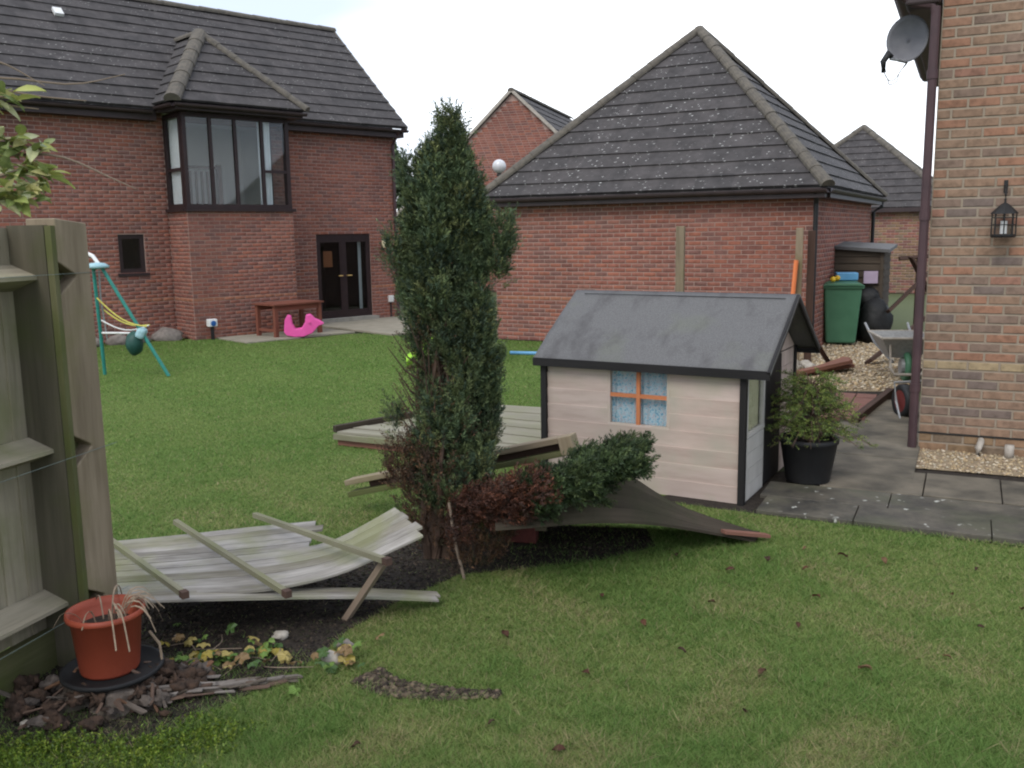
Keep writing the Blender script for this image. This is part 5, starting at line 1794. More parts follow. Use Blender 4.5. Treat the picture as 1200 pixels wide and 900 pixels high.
# fallen slotted post
p0, p1 = Vector((-1.13, 6.25, 0.17)), Vector((0.385, 5.58, 0.615))
fpt = thing('fallen_post', 'fallen slotted timber post resting across the debris through the fir tree', 'post', (0, 0, 0))
d = (p1 - p0).normalized()
m3 = frame(d)
up_, sd2 = m3 @ Vector((0, 0, 1)), m3 @ Vector((0, 1, 0))
W_, H_ = 0.11, 0.12
L_ = (p1 - p0).length
MB().bar(p0 + up_ * 0.042, p1 - d * 0.09 + up_ * 0.042, W_, 0.036).build('upper_rail', 'post_wood', fpt, bevel=0.004)
MB().bar(p0 - up_ * 0.042, p1 - d * 0.09 - up_ * 0.042, W_, 0.036).build('lower_rail', 'green_wood', fpt, bevel=0.004)
MB().bar(p0 + sd2 * 0.03 + d * 0.15, p1 - d * 0.1 + sd2 * 0.03, 0.03, 0.05).build('web', 'dark_timber', fpt)
MB().bar(p1 - d * 0.09, p1, W_, H_).build('end_block', 'post_wood', fpt, bevel=0.005)
MB().bar(p0 + d * 0.42, p0 + d * 0.55, W_ - 0.004, 0.048).build('spacer_block', 'post_wood', fpt)

# small red block deep in the shade
o = MB().box((0.04, 5.55, 0.085), (0.21, 0.10, 0.16), rotz(R(-12))).build('clay_block', 'airbrick_red', None, bevel=0.008)
tag(o, 'dull red clay block in the shade under the dark arched panel', 'block')
o = MB().tube([(-0.36, 5.0, 0.42), (-0.33, 4.96, 0.2), (-0.28, 4.92, 0.0)], 0.009, 6).build('thin_stick', 'twig_wood', None)
tag(o, 'thin pale stick standing in the ground below the fir tree', 'stick')

# ------------------------------------------------------------------ the fir tree
TX, TY = -0.47, 5.30
ft = thing('conifer_tree', 'tall narrow dark green conifer with brown dead lower branches', 'tree', (TX, TY, 0))


def tpx(px, py):
    """tree-plane coordinates read from the photograph's tree outline -> metres, tree-local"""
    zz = 2.58 - (py - 127) * 0.00455 - 0.0000008 * (py - 127) ** 2
    return (px - 600) * 0.00478 - TX, 1.9 + (zz - 1.9) * 0.9725


stems = MB()
for k in range(8):
    a = random.uniform(0, 6.28)
    top = Vector((random.uniform(-0.12, 0.22), random.uniform(-0.12, 0.18), random.uniform(1.4, 1.9)))
    b0 = Vector((0.05 * math.cos(a), 0.05 * math.sin(a), 0.0))
    mid = b0.lerp(top, 0.5) + Vector((0.08 * math.cos(a), 0.08 * math.sin(a), -0.1))
    cvs = [p_ + Vector((random.gauss(0, 0.012), random.gauss(0, 0.012), 0)) for p_ in curve([b0, b0.lerp(mid, 0.5) + Vector((0.03 * math.cos(a), 0.03 * math.sin(a), 0)), mid, top], 12)]
    stems.tube(cvs, [0.026 - 0.0019 * i_ for i_ in range(12)], 7)
stems.tube([(0, 0, 0), (0.02, 0, 0.5), (0.05, 0, 1.3), (0.12, 0, 2.3)], [0.055, 0.045, 0.03, 0.006], 9)
for k in range(60):
    z = random.uniform(0.25, 1.35)
    a = random.uniform(0, 6.28)
    r_ = random.uniform(0.15, 0.3)
    stems.tube([(0.03 * math.cos(a), 0.03 * math.sin(a), z), (r_ * 0.6 * math.cos(a), r_ * 0.6 * math.sin(a), z + 0.08), (r_ * math.cos(a), r_ * math.sin(a), z + 0.22)], [0.007, 0.005, 0.002], 4, cap=False)
stems.build('trunk', 'bark', ft)

GREEN = np.array([[0.056, 0.084, 0.046], [0.074, 0.106, 0.050], [0.098, 0.124, 0.052], [0.050, 0.076, 0.046], [0.135, 0.150, 0.060]])
TV, TCOL = [], []


def lobe(base, tip, prof, n, yoff=0.0, ysq=0.85, thin=None, cols=GREEN, m=15, leaf=0.030, wd=0.0062, L=0.095, inner=0.3):
    """plume of foliage; prof = [(fraction along, radius)]"""
    b = np.array([base[0], yoff, base[1]])
    t_ = np.array([tip[0], yoff * 0.6, tip[1]])
    fr, rr = zip(*prof)
    # sample more where the radius is larger
    f = rng.random(n * 3)
    pr_ = np.interp(f, fr, rr)
    f = f[rng.random(n * 3) < pr_ / max(rr)][:n]
    n = len(f)
    r0 = np.interp(f, fr, rr)
    ph = rng.random(n) * 2 * np.pi
    lum = 1 + 0.16 * np.sin(3 * ph + 14 * f) + 0.12 * np.sin(7 * ph - 23 * f + 1.3) + 0.10 * np.sin(2 * ph + 41 * f)
    depth = np.where(rng.random(n) < inner, rng.random(n) * 0.75 + 0.15, 0.8 + 0.22 * rng.random(n))
    r_ = r0 * lum * depth
    ax = b[None] + (t_ - b)[None] * f[:, None]
    P = ax + np.stack([np.cos(ph) * r_, np.sin(ph) * r_ * ysq, 0.03 * rng.normal(size=n)], 1)
    D = unit(np.stack([np.cos(ph) * 0.75, np.sin(ph) * 0.75, 0.65 + 0.9 * rng.random(n)], 1) + 0.25 * rng.normal(size=(n, 3)))
    if thin is not None:
        keep = rng.random(n) < thin(P)
        P, D = P[keep], D[keep]
        n = len(P)
    clump = 0.5 + 0.5 * np.sin(P[:, 0] * 17 + P[:, 2] * 11) * np.sin(P[:, 1] * 15 + P[:, 2] * 19 + 2)
    ci = np.clip((clump * 3.2 + rng.random(n) * 1.9).astype(int), 0, len(cols) - 1)
    C = cols[ci] * (0.8 + 0.45 * rng.random((n, 1)))
    V, CC = sprigs(P, D, L * (0.7 + 0.6 * rng.random(n)), m, leaf, wd, C, 0.55)
    TV.append(V)
    TCOL.append(CC)


def gap(P):
    """fewer sprays where the photo shows daylight between the bare stems"""
    z, x_ = P[:, 2], P[:, 0]
    k = np.ones(len(P))
    low = (z > 0.55) & (z < 1.32)
    k[low] = 0.42
    k[low & (x_ > -0.17) & (x_ < 0.14)] = 0.13
    k[(z < 0.55)] = 0.5
    return k


X0, Z0 = tpx(518, 600)
X1, Z1 = tpx(531, 143)
ENV_Y = [127, 160, 185, 200, 230, 265, 300, 350, 400, 460, 520, 570, 610]      # outline read off the photograph: left and right edge by height
ENV_L = [529, 519, 512, 493, 476, 470, 464, 466, 475, 478, 474, 466, 470]
ENV_R = [533, 541, 548, 560, 572, 577, 580, 583, 590, 588, 584, 580, 590]
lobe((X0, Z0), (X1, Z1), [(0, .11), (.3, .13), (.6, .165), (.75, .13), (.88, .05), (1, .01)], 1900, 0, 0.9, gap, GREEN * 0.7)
for k in range(250):                     # the crown is a crowd of separate upright plumes
    yy = 185 + (590 - 185) * random.random() ** 1.15
    xl_, xr_ = np.interp(yy, ENV_Y, ENV_L), np.interp(yy, ENV_Y, ENV_R)
    mid_, half_ = (xl_ + xr_) / 2, (xr_ - xl_) / 2 - 15
    a_ = random.uniform(0, 6.28)
    q_ = random.uniform(0.62, 1.0) if random.random() < 0.8 else random.uniform(0.1, 0.6)
    cx_, cz_ = tpx(mid_ + half_ * q_ * math.cos(a_), yy)
    cy_ = half_ * 0.0044 * q_ * math.sin(a_)
    if 0.5 < cz_ < 1.30 and random.random() < (0.56 if abs(cx_ + 0.02) < 0.15 else 0.26):
        continue
    ln_ = random.uniform(0.12, 0.27) * (0.7 if yy < 230 else 1.0)
    rd_ = random.uniform(0.028, 0.05) * (0.75 if yy < 230 else 1.0)
    lobe((cx_, cz_ - ln_ * 0.5), (cx_ + 0.045 * math.cos(a_), cz_ + ln_ * 0.5), [(0, rd_ * 0.5), (.3, rd_), (.7, rd_ * 0.75), (1, .004)],
         int(1500 * ln_ * rd_ / 0.2 * 1.0) + 34, cy_, 1.0, None, GREEN * random.uniform(0.65, 1.45), L=0.075)
lobe(tpx(574, 330), tpx(593, 262), [(0, .06), (.5, .065), (.85, .045), (1, .01)], 520, -0.02, 1.0)
lobe(tpx(530, 160), tpx(537, 133), [(0, .035), (1, .012)], 110, 0.0, 1.0)
lobe(tpx(527, 215), tpx(529, 150), [(0, .06), (.5, .042), (1, .014)], 330, 0.0, 1.0)
lobe(tpx(540, 190), tpx(546, 150), [(0, .02), (.6, .02), (1, .004)], 70, 0.0, 1.0)
lobe(tpx(517, 200), tpx(513, 165), [(0, .02), (.6, .022), (1, .004)], 70, 0.0, 1.0)
lobe(tpx(490, 240), tpx(485, 188), [(0, .045), (.5, .038), (1, .006)], 190, 0.02, 1.0)
lobe(tpx(470, 320), tpx(463, 278), [(0, .035), (.6, .035), (1, .006)], 130, 0.0, 1.0)
lobe(tpx(457, 515), tpx(453, 474), [(0, .018), (.6, .02), (1, .006)], 50, 0.05, 1.0)
bulk('crown', np.concatenate(TV), 4, 'conifer_leaves', np.concatenate(TCOL), ft)
TV, TCOL = [], []
BROWN = np.array([[0.075, 0.044, 0.028], [0.10, 0.052, 0.030], [0.055, 0.036, 0.025], [0.125, 0.07, 0.038], [0.05, 0.042, 0.024]])
lobe(tpx(505, 640), tpx(500, 520), [(0, .09), (.4, .17), (.8, .15), (1, .07)], 850, -0.05, 0.9, None, BROWN, 12, 0.024, 0.006)
lobe(tpx(465, 575), tpx(463, 520), [(0, .05), (.5, .07), (1, .03)], 260, -0.05, 0.9, None, BROWN, 12, 0.024, 0.006)
lobe(tpx(545, 650), tpx(600, 570), [(0, .09), (.4, .14), (.8, .14), (1, .08)], 900, -0.25, 0.9, None, BROWN, 12, 0.024, 0.006)
lobe(tpx(515, 560), tpx(505, 360), [(0, .2), (.5, .2), (1, .1)], 420, 0, 0.9, None, BROWN * 0.8, 10, 0.022, 0.005)
bulk('dead_foliage', np.concatenate(TV), 4, 'conifer_leaves', np.concatenate(TCOL), ft)['label'] = 'rusty brown dead foliage'

# torn branch lying out to the right
TV, TCOL = [], []
fb = thing('fallen_branch', 'torn conifer branch lying to the right, green tip and rusty inner twigs', 'branch', (0, 0, 0))
MB().tube([(-0.40, 5.2, 0.22), (-0.05, 4.98, 0.42), (0.35, 4.95, 0.60), (0.72, 5.0, 0.74)], [0.028, 0.022, 0.014, 0.004], 8).build('stem', 'bark', fb)


def spray(axis, n, rad, cols, L=0.085, out=None, m=15, leaf=0.030, wd=0.0062):
    A_ = np.array([tuple(p) for p in curve(axis, 30)])
    i = rng.integers(0, 29, n)
    f = rng.random(n)[:, None]
    P = A_[i] * (1 - f) + A_[i + 1] * f
    rr = np.interp((i + f[:, 0]) / 29, [0, .5, .85, 1], [rad * 0.8, rad, rad * 0.85, rad * 0.35])
    dr = unit(rng.normal(size=(n, 3)))
    P = P + dr * (rr * rng.random(n) ** 0.6)[:, None] * np.array([0.9, 0.9, 0.8])
    tang = unit(A_[-1] - A_[0])
    D = unit(tang[None] * 0.8 + dr * 0.55 + np.array([0, 0, 0.15]) + 0.3 * rng.normal(size=(n, 3)))
    C = cols[rng.integers(0, len(cols), n)] * (0.75 + 0.5 * rng.random((n, 1)))
    V, CC = sprigs(P, D, L * (0.7 + 0.6 * rng.random(n)), m, leaf, wd, C, 0.55)
    TV.append(V)
    TCOL.append(CC)


G2 = np.array([[0.038, 0.062, 0.026], [0.050, 0.076, 0.028], [0.070, 0.096, 0.034], [0.030, 0.048, 0.022]])
for k in range(84):
    f_ = random.random() ** 0.85
    b_ = Vector((-0.02, 4.84, 0.53)).lerp(Vector((0.55, 4.96, 0.73)), f_) + Vector((0, random.uniform(-0.22, 0.14), random.uniform(-0.13, 0.05) * (1 - 0.3 * f_)))
    d_ = Vector((1.0, random.uniform(-0.5, 0.35), random.uniform(-0.25, 0.35))).normalized() * random.uniform(0.13, 0.24)
    spray([b_, b_ + d_ * 0.5 + Vector((0, 0, 0.01)), b_ + d_], random.randint(34, 60), random.uniform(0.022, 0.042), G2 * random.uniform(0.6, 1.35), 0.06)
bulk('foliage', np.concatenate(TV), 4, 'conifer_leaves', np.concatenate(TCOL), fb)
TV, TCOL = [], []
RUST = np.array([[0.11, 0.042, 0.026], [0.14, 0.054, 0.030], [0.085, 0.036, 0.024], [0.055, 0.03, 0.022]])
for k in range(46):
    f_ = random.random() ** 0.8
    b_ = Vector((-0.40, 4.95, 0.36)).lerp(Vector((0.03, 4.76, 0.55)), f_) + Vector((0, random.uniform(-0.14, 0.10), random.uniform(-0.12, 0.09)))
    d_ = Vector((1.0, random.uniform(-0.6, 0.2), random.uniform(0.0, 0.6))).normalized() * random.uniform(0.12, 0.22)
    spray([b_, b_ + d_ * 0.5, b_ + d_], random.randint(24, 44), random.uniform(0.02, 0.036), RUST * random.uniform(0.5, 1.2) * (0.6 + 0.5 * f_), 0.06, None, 13, 0.024, 0.0055)
bulk('dead_foliage', np.concatenate(TV), 4, 'conifer_leaves', np.concatenate(TCOL), fb)['label'] = 'rusty red dead foliage'

# ------------------------------------------------------------------ potted young conifer by the path
pt = thing('plant_pot', 'big black plastic tub holding the young fir beside the playhouse', 'pot', (2.21, 6.78, 0.03))
MB().lathe([(0.0, 0.0), (0.155, 0.0), (0.16, 0.01), (0.205, 0.29), (0.215, 0.295), (0.215, 0.33), (0.20, 0.33), (0.195, 0.27), (0.0, 0.26)], 32).build('tub', 'black_plastic', pt, True)
MB().lathe([(0.0, 0.29), (0.10, 0.285), (0.197, 0.275)], 20).build('compost', 'soil', pt)
yp = thing('young_conifer', 'feathery bright green young fir growing in the black tub', 'plant', (2.21, 6.78, 0.30))
st = MB()
TV, TCOL = [], []
YG = np.array([[0.16, 0.21, 0.05], [0.12, 0.175, 0.045], [0.20, 0.235, 0.06], [0.085, 0.13, 0.038]])
st.tube([(0, 0, 0), (0.01, 0, 0.25), (0.0, 0, 0.5)], [0.016, 0.01, 0.004], 7)
for k in range(135):
    a = random.uniform(0, 6.28)
    z = random.uniform(0.02, 0.45)
    r_ = (0.46 - 0.58 * z) * random.uniform(0.6, 1.2)
    ends = [Vector((0, 0, z)), Vector((r_ * 0.5 * math.cos(a), r_ * 0.5 * math.sin(a), z + 0.08)), Vector((r_ * math.cos(a), r_ * math.sin(a), z + random.uniform(-0.06, 0.10)))]
    st.tube(ends, [0.005, 0.0035, 0.0015], 4, cap=False)
    A_ = np.array([tuple(p) for p in curve(ends, 12)])
    n = 13
    i = rng.integers(3, 11, n)
    P = A_[i] + 0.004 * rng.normal(size=(n, 3))
    tg = unit(A_[-1] - A_[0])
    sdv = unit(np.cross(tg, [0, 0, 1.0]))
    D = unit(tg[None] * 0.8 + sdv[None] * rng.choice([-0.8, 0.8], n)[:, None] + 0.18 * rng.normal(size=(n, 3)))
    C = YG[rng.integers(0, 4, n)] * (0.7 + 0.5 * rng.random((n, 1)))
    V, CC = sprigs(P, D, 0.075 * (0.6 + 0.6 * rng.random(n)), 12, 0.020, 0.0055, C, 0.75)
    TV.append(V)
    TCOL.append(CC)
st.build('stem', 'bark', yp)
bulk('foliage', np.concatenate(TV), 4, 'conifer_leaves', np.concatenate(TCOL), yp)

# ------------------------------------------------------------------ red pot on the old stump
SX, SY = -1.70, 3.68
stp = thing('tree_stump', 'rotten low tree stump with spreading roots under the red pot', 'stump', (SX, SY, 0))
V, F = [], []
nk = 40
rs = random.Random(5)
lob = [rs.uniform(0, 6.28) for _ in range(5)]
for i, (r_, z) in enumerate(((0.24, -0.02), (0.21, 0.012), (0.19, 0.045), (0.18, 0.08), (0.16, 0.094), (0.09, 0.092), (0.0, 0.09))):
    for k in range(nk):
        t = 2 * math.pi * k / nk
        s = 1 + (0.20 if i < 3 else 0.07) * math.sin(3 * t + lob[0]) + (0.12 if i < 3 else 0.03) * math.sin(7 * t + lob[1]) + 0.06 * math.sin(13 * t + lob[2]) + rs.uniform(-0.11, 0.11)
        V.append((r_ * s * math.cos(t), r_ * s * math.sin(t), z + rs.uniform(-0.01, 0.012)))
for i in range(6):
    for k in range(nk):
        a, b = i * nk + k, i * nk + (k + 1) % nk
        F.append((a, b, b + nk, a + nk))
MB().add(V, F).build('stump_body', 'old_wood', stp, True)


def shard(size, c, rot, m, parent, name='wood_shard'):
    mb = MB().box((0, 0, 0), size)
    mb.V = [(x_ * rs.uniform(0.6, 1.1), y_ * rs.uniform(0.45, 1.15), z_ * rs.uniform(0.4, 1.3)) for x_, y_, z_ in mb.V]
    o = mb.build(name, m, parent)
    o.location = c
    o.rotation_euler = rot
    b = o.modifiers.new('wear', 'BEVEL')
    b.width = 0.004
    return o


for k in range(58):                      # soft crumbling lumps
    a = rs.uniform(3.0, 7.1)
    q = rs.uniform(0.17, 0.40)
    lump('rotten_lump', (q * math.cos(a), q * math.sin(a) * 0.85, max(0.0, 0.085 - 0.26 * (q - 0.15))), rs.uniform(0.014, 0.042), rs.choice(('rot_crumb', 'rot_crumb', 'rot_crumb', 'rot_grey')), stp, 200 + k,
         (rs.uniform(0.8, 1.5), rs.uniform(0.7, 1.2), rs.uniform(0.6, 1.0)), 0.55, 10)
for k in range(34):                      # crumbling wood heaped against the stump
    a = rs.uniform(3.0, 7.0)
    q = rs.uniform(0.15, 0.40)
    shard((rs.uniform(0.05, 0.15), rs.uniform(0.01, 0.03), rs.uniform(0.006, 0.016)), (q * math.cos(a), q * math.sin(a) * 0.85, max(0.008, 0.10 - 0.24 * (q - 0.12) + rs.uniform(-0.02, 0.02))),
          (rs.uniform(-0.6, 0.6), rs.uniform(-0.6, 0.6), a + rs.uniform(-0.7, 0.7)), rs.choice(('old_wood', 'bark', 'bark', 'rot_wood')), stp)
for k in range(46):                      # flaky grey root running out along the ground
    f_ = rs.random()
    shard((rs.uniform(0.06, 0.18), rs.uniform(0.012, 0.035), rs.uniform(0.008, 0.02)), (0.18 + 0.55 * f_, -0.10 + 0.16 * f_ + rs.gauss(0, 0.05 * (1.2 - f_)), 0.03 * (1.15 - f_) + rs.uniform(0, 0.02)),
          (rs.uniform(-0.4, 0.4), rs.uniform(-0.12, 0.12), 0.2 + rs.uniform(-0.25, 0.25)), rs.choice(('old_wood', 'grey_flake', 'grey_flake', 'bark')), stp, 'root_flake')
sau = thing('pot_saucer', 'black rubber saucer tipped on the stump under the red pot', 'saucer', (SX - 0.0, SY + 0.0, 0.098))
MB().lathe([(0.0, 0.0), (0.19, 0.0), (0.205, 0.012), (0.205, 0.026), (0.193, 0.026), (0.185, 0.012), (0.0, 0.012)], 30).build('dish', 'pond_rubber', sau, True)
rpz = 0.112
rpo = thing('flower_pot', 'terracotta red plastic flower pot with a thick rim on the stump', 'pot', (SX - 0.01, SY, rpz))
MB().lathe([(0.0, 0.0), (0.112, 0.0), (0.118, 0.012), (0.140, 0.235), (0.155, 0.24), (0.158, 0.248), (0.155, 0.265), (0.147, 0.265), (0.138, 0.235), (0.118, 0.19), (0.0, 0.185)], 36).build('pot_body', 'terracotta_plastic', rpo, True)
MB().lathe([(0.0, 0.20), (0.06, 0.205), (0.125, 0.192)], 16).build('compost', 'soil', rpo)
ds = thing('dead_plant', 'dried pale stalks drooping over the red pot rim', 'plant', (SX - 0.01, SY, rpz + 0.19))
for k in range(20):
    a = rs.uniform(0, 6.28) if k > 13 else rs.uniform(-0.9, 0.9)
    r_ = rs.uniform(0.03, 0.08)
    e_ = rs.uniform(0.06, 0.2)
    st_ = Vector((r_ * math.cos(a), r_ * math.sin(a), 0.0))
    pts = [st_, st_ + Vector((0.3 * e_ * math.cos(a), 0.3 * e_ * math.sin(a), 0.07 + rs.uniform(0, 0.05))),
           st_ + Vector((0.7 * e_ * math.cos(a), 0.7 * e_ * math.sin(a), 0.085 + rs.uniform(0, 0.03))),
           st_ + Vector((e_ * math.cos(a), e_ * math.sin(a), 0.03 - rs.uniform(0, 0.10) if e_ > 0.14 else 0.05))]
    pts = curve(pts, 9)
    MB().sheet([[p + Vector((0.003 * math.sin(a), -0.003 * math.cos(a), 0.0)) for p in pts], [p + Vector((-0.003 * math.sin(a), 0.003 * math.cos(a), 0.003)) for p in pts]], 0.0015).build('stalk', 'stalk_dry', ds)
MB().tube([(0.155, 0.05, -0.05), (0.19, 0.06, -0.11), (0.20, 0.05, -0.19)], 0.006, 5).build('stalk', 'stalk_dry', ds)

# ------------------------------------------------------------------ shrub over the fence, top left
shb = thing('garden_shrub', 'shrub with yellow green glossy leaves reaching over the fence post', 'shrub', (-2.1, 3.35, 0))
stems_ = [[(-0.35, 0, 0), (-0.2, 0, 1.2), (0.05, 0.0, 1.95), (0.32, 0.08, 2.14), (0.44, 0.1, 2.12)],
          [(-0.35, 0, 0), (-0.3, 0, 1.4), (0.0, 0.05, 2.05), (0.22, 0.1, 2.24), (0.40, 0.15, 2.22)],
          [(-0.35, 0, 0), (-0.3, 0, 1.5), (0.0, 0.0, 2.2), (0.2, 0.05, 2.37), (0.33, 0.06, 2.40)],
          [(-0.35, 0, 0), (-0.25, 0, 1.4), (0.1, 0.02, 1.98), (0.30, 0.0, 2.04), (0.40, 0.0, 2.05)]]
for p in stems_:
    MB().tube(curve(p, 14), [0.014 - 0.0008 * i for i in range(14)], 6).build('stem', 'twig_wood', shb)
for p in ([(0.0, 0.05, 2.4), (0.25, 0.1, 2.47), (0.5, 0.2, 2.46), (0.68, 0.25, 2.50)], [(0.1, 0.1, 2.48), (0.35, 0.15, 2.42), (0.55, 0.2, 2.40)],
          [(0.2, 0.1, 2.45), (0.3, 0.1, 2.38), (0.42, 0.1, 2.36)], [(0.1, 0.05, 2.5), (0.3, 0.05, 2.52), (0.45, 0.1, 2.44)],
          [(0.25, 0.1, 2.2), (0.45, 0.15, 2.2), (0.62, 0.2, 2.12), (0.70, 0.22, 2.08)]):
    MB().tube(curve(p, 12), [0.006 - 0.0004 * i for i in range(12)], 5).build('twig', 'twig_wood', shb)
LC = [(0.36, 0.38, 0.11), (0.24, 0.28, 0.08), (0.48, 0.45, 0.20), (0.15, 0.19, 0.06), (0.46, 0.47, 0.26), (0.20, 0.25, 0.09)]
leafm = []
for c in LC:
    V = []
    prof = [(0, 0.0), (0.18, 0.55), (0.42, 1.0), (0.68, 0.8), (0.88, 0.35), (1.0, 0.0)]
    C = []
    for (u, ww) in prof:
        for s in (-1, 0, 1):
            V.append((u * 0.085, s * ww * 0.017, 0.010 * math.sin(u * 3.0) + (0.004 if s else 0)))
            C.append(np.array(c) * (1.15 if s == 0 else 0.95))
    F = []
    for i in range(5):
        for j in range(2):
            a = i * 3 + j
            F.append((a, a + 1, a + 4, a + 3))
    me = bpy.data.meshes.new('leaf')
    me.from_pydata(V, [], F)
    at = me.attributes.new('Col', 'FLOAT_COLOR', 'POINT')
    for i, cc in enumerate(C):
        at.data[i].color = (*cc, 1)
    me.materials.append(MATS['broad_leaves'])
    me.update()
    leafm.append(me)
for p in stems_:
    cv = curve(p, 40)
    for k in range(60):
        i = rs.randint(22, 39)
        o = bpy.data.objects.new('leaf', rs.choice(leafm))
        COL.objects.link(o)
        o.parent = shb
        o.location = cv[i] + Vector((rs.uniform(-.02, .02), rs.uniform(-.05, .05), rs.uniform(-.02, .02)))
        o.rotation_euler = (rs.uniform(-0.9, 0.9), rs.uniform(-0.5, 0.7), rs.uniform(-2.4, 1.6))
        s = rs.uniform(0.7, 1.3)
        o.scale = (s, s, s)

# ------------------------------------------------------------------ soil bed with an added dark end for shade, ground ivy, stones, fallen leaves
bed = [(-2.1, 3.2), (-1.6, 3.05), (-1.3, 3.42), (-1.1, 3.68), (-0.95, 3.88), (-0.88, 4.05), (-0.82, 4.25), (-0.62, 4.6), (-0.32, 4.98), (0.1, 5.08), (0.5, 5.18), (0.85, 5.4), (0.85, 5.75), (-0.1, 5.9), (-0.7, 5.5), (-1.2, 5.0), (-1.9, 4.75), (-2.2, 4.3)]  # right end, under the arched panel, is dark soil standing in for shade
flat('soil_bed_and_shade', bed, 0.006, 'soil')
pg = pebbles('soil_clods_and_shade', in_poly(bed), 17000, (-2.3, 1.0, 3.0, 5.9), 0.003, 0.0125, [(0.026, 0.02, 0.015), (0.036, 0.027, 0.02), (0.016, 0.012, 0.01), (0.055, 0.041, 0.03), (0.03, 0.028, 0.016)], z=0.004)
tag(pg, 'dark crumbly soil clods and litter around the stump and under the pale panel, added under the arched one as shade', 'soil')
rg = [(-0.72, 3.72), (-0.55, 3.60), (-0.3, 3.56), (-0.08, 3.57), (-0.05, 3.62), (-0.3, 3.66), (-0.5, 3.74), (-0.6, 3.85)]
pg = pebbles('soil_ridge', in_poly(rg), 2200, (-0.8, 0, 3.5, 3.9), 0.004, 0.018, [(0.07, 0.052, 0.036), (0.04, 0.03, 0.021), (0.12, 0.09, 0.06), (0.03, 0.022, 0.016)], z=0.006)
tag(pg, 'low ridge of bare turned earth in the lawn right of the ivy', 'soil')

# lobed ivy leaves (each a part of its trailing plant)
iv = thing('ground_ivy', 'trailing ivy with yellowing lobed leaves on the soil below the pale panel', 'ivy', (-1.2, 3.95, 0))
IC = [(0.09, 0.16, 0.035), (0.13, 0.21, 0.045), (0.30, 0.24, 0.05), (0.34, 0.27, 0.09), (0.06, 0.11, 0.03), (0.20, 0.13, 0.06)]
ivm = []
for c in IC:
    V, C = [(0, 0, 0.006)], [np.array(c) * 1.2]
    nn = 15
    for k in range(nn):
        t = -math.pi * 0.92 + 2 * math.pi * 0.92 * k / (nn - 1)
        rr = 0.030 * (0.62 + 0.38 * abs(math.cos(2.5 * t)) ** 0.7)
        V.append((rr * math.cos(t) + 0.006, rr * math.sin(t), -0.006 * math.cos(5 * t)))
        C.append(np.array(c) * rs.uniform(0.8, 1.1))
    me = bpy.data.meshes.new('leaf')
    me.from_pydata(V, [], [(0, k, k + 1) for k in range(1, nn)])
    at = me.attributes.new('Col', 'FLOAT_COLOR', 'POINT')
    for i, cc in enumerate(C):
        at.data[i].color = (*cc, 1)
    me.materials.append(MATS['broad_leaves'])
    me.update()
    ivm.append(me)
for k in range(9):
    p = Vector((rs.uniform(-0.35, 0.35), rs.uniform(-0.12, 0.14), 0.012))
    a = rs.uniform(0, 6.28)
    MB().tube(curve([p, p + Vector((0.1 * math.cos(a), 0.1 * math.sin(a), 0.02)), p + Vector((0.22 * math.cos(a + 0.5), 0.22 * math.sin(a + 0.5), 0.0))], 8), 0.0025, 4).build('stem', 'twig_wood', iv)
for k in range(84):
    cx, cy = rs.choice(((-0.33, 0.12), (-0.25, -0.02), (-0.12, 0.0), (0.0, 0.02), (0.0, -0.06), (0.1, 0.02), (0.32, -0.08), (0.42, -0.06), (0.45, 0.02)))
    o = bpy.data.objects.new('leaf', rs.choice(ivm))
    COL.objects.link(o)
    o.parent = iv
    o.location = (cx + rs.gauss(0, 0.07), cy + rs.gauss(0, 0.07), rs.uniform(0.015, 0.075))
    o.rotation_euler = (rs.uniform(-0.5, 0.5), rs.uniform(-0.6, 0.3), rs.uniform(0, 6.28))
    s = rs.uniform(0.55, 1.25)
    o.scale = (s, s, s)
for k, (x, y, r_, m_, lab) in enumerate(((-0.79, 4.06, 0.034, 'stone_dark', 'grey stone on the edge of the soil bed by the ivy'),
                                        (-0.82, 3.93, 0.045, 'stone_pale', 'pale split stone among the ivy leaves'),
                                        (-1.12, 4.18, 0.03, 'stone_pale', 'flat pale stone in the dark under the fallen panel'),
                                        (-1.93, 3.40, 0.02, 'stone_pale', 'small pale pebble at the fence foot'))):
    o = lump('stone', (x, y, 0.02), r_, m_, None, 90 + k, (1.3, 0.9, 0.75), 0.3, 8)
    tag(o, lab, 'stone')

# mossy weeds at the lower left
TV, TCOL = [], []
n = 2600
cx = rng.normal(size=n) * 0.16
ctr = np.array([(-1.95, 3.15), (-1.75, 3.2), (-1.55, 3.15), (-1.35, 3.2), (-1.9, 2.95), (-1.2, 3.3), (-1.6, 2.95)])
ci = rng.integers(0, len(ctr), n)
P = np.stack([ctr[ci, 0] + rng.normal(size=n) * 0.08, ctr[ci, 1] + rng.normal(size=n) * 0.07, np.full(n, 0.004)], 1)
D = unit(np.stack([rng.normal(size=n), rng.normal(size=n), 1.2 + 0.3 * rng.random(n)], 1))
MC = np.array([[0.13, 0.20, 0.025], [0.09, 0.15, 0.02], [0.17, 0.22, 0.03], [0.06, 0.10, 0.02]])
V, CC = sprigs(P, D, 0.035 * (0.5 + rng.random(n)), 7, 0.016, 0.006, MC[rng.integers(0, 4, n)])
mo = bulk('moss', V, 4, 'broad_leaves', CC, None, 'stuff')
tag(mo, 'bright green moss and weeds spreading in front of the stump', 'moss')

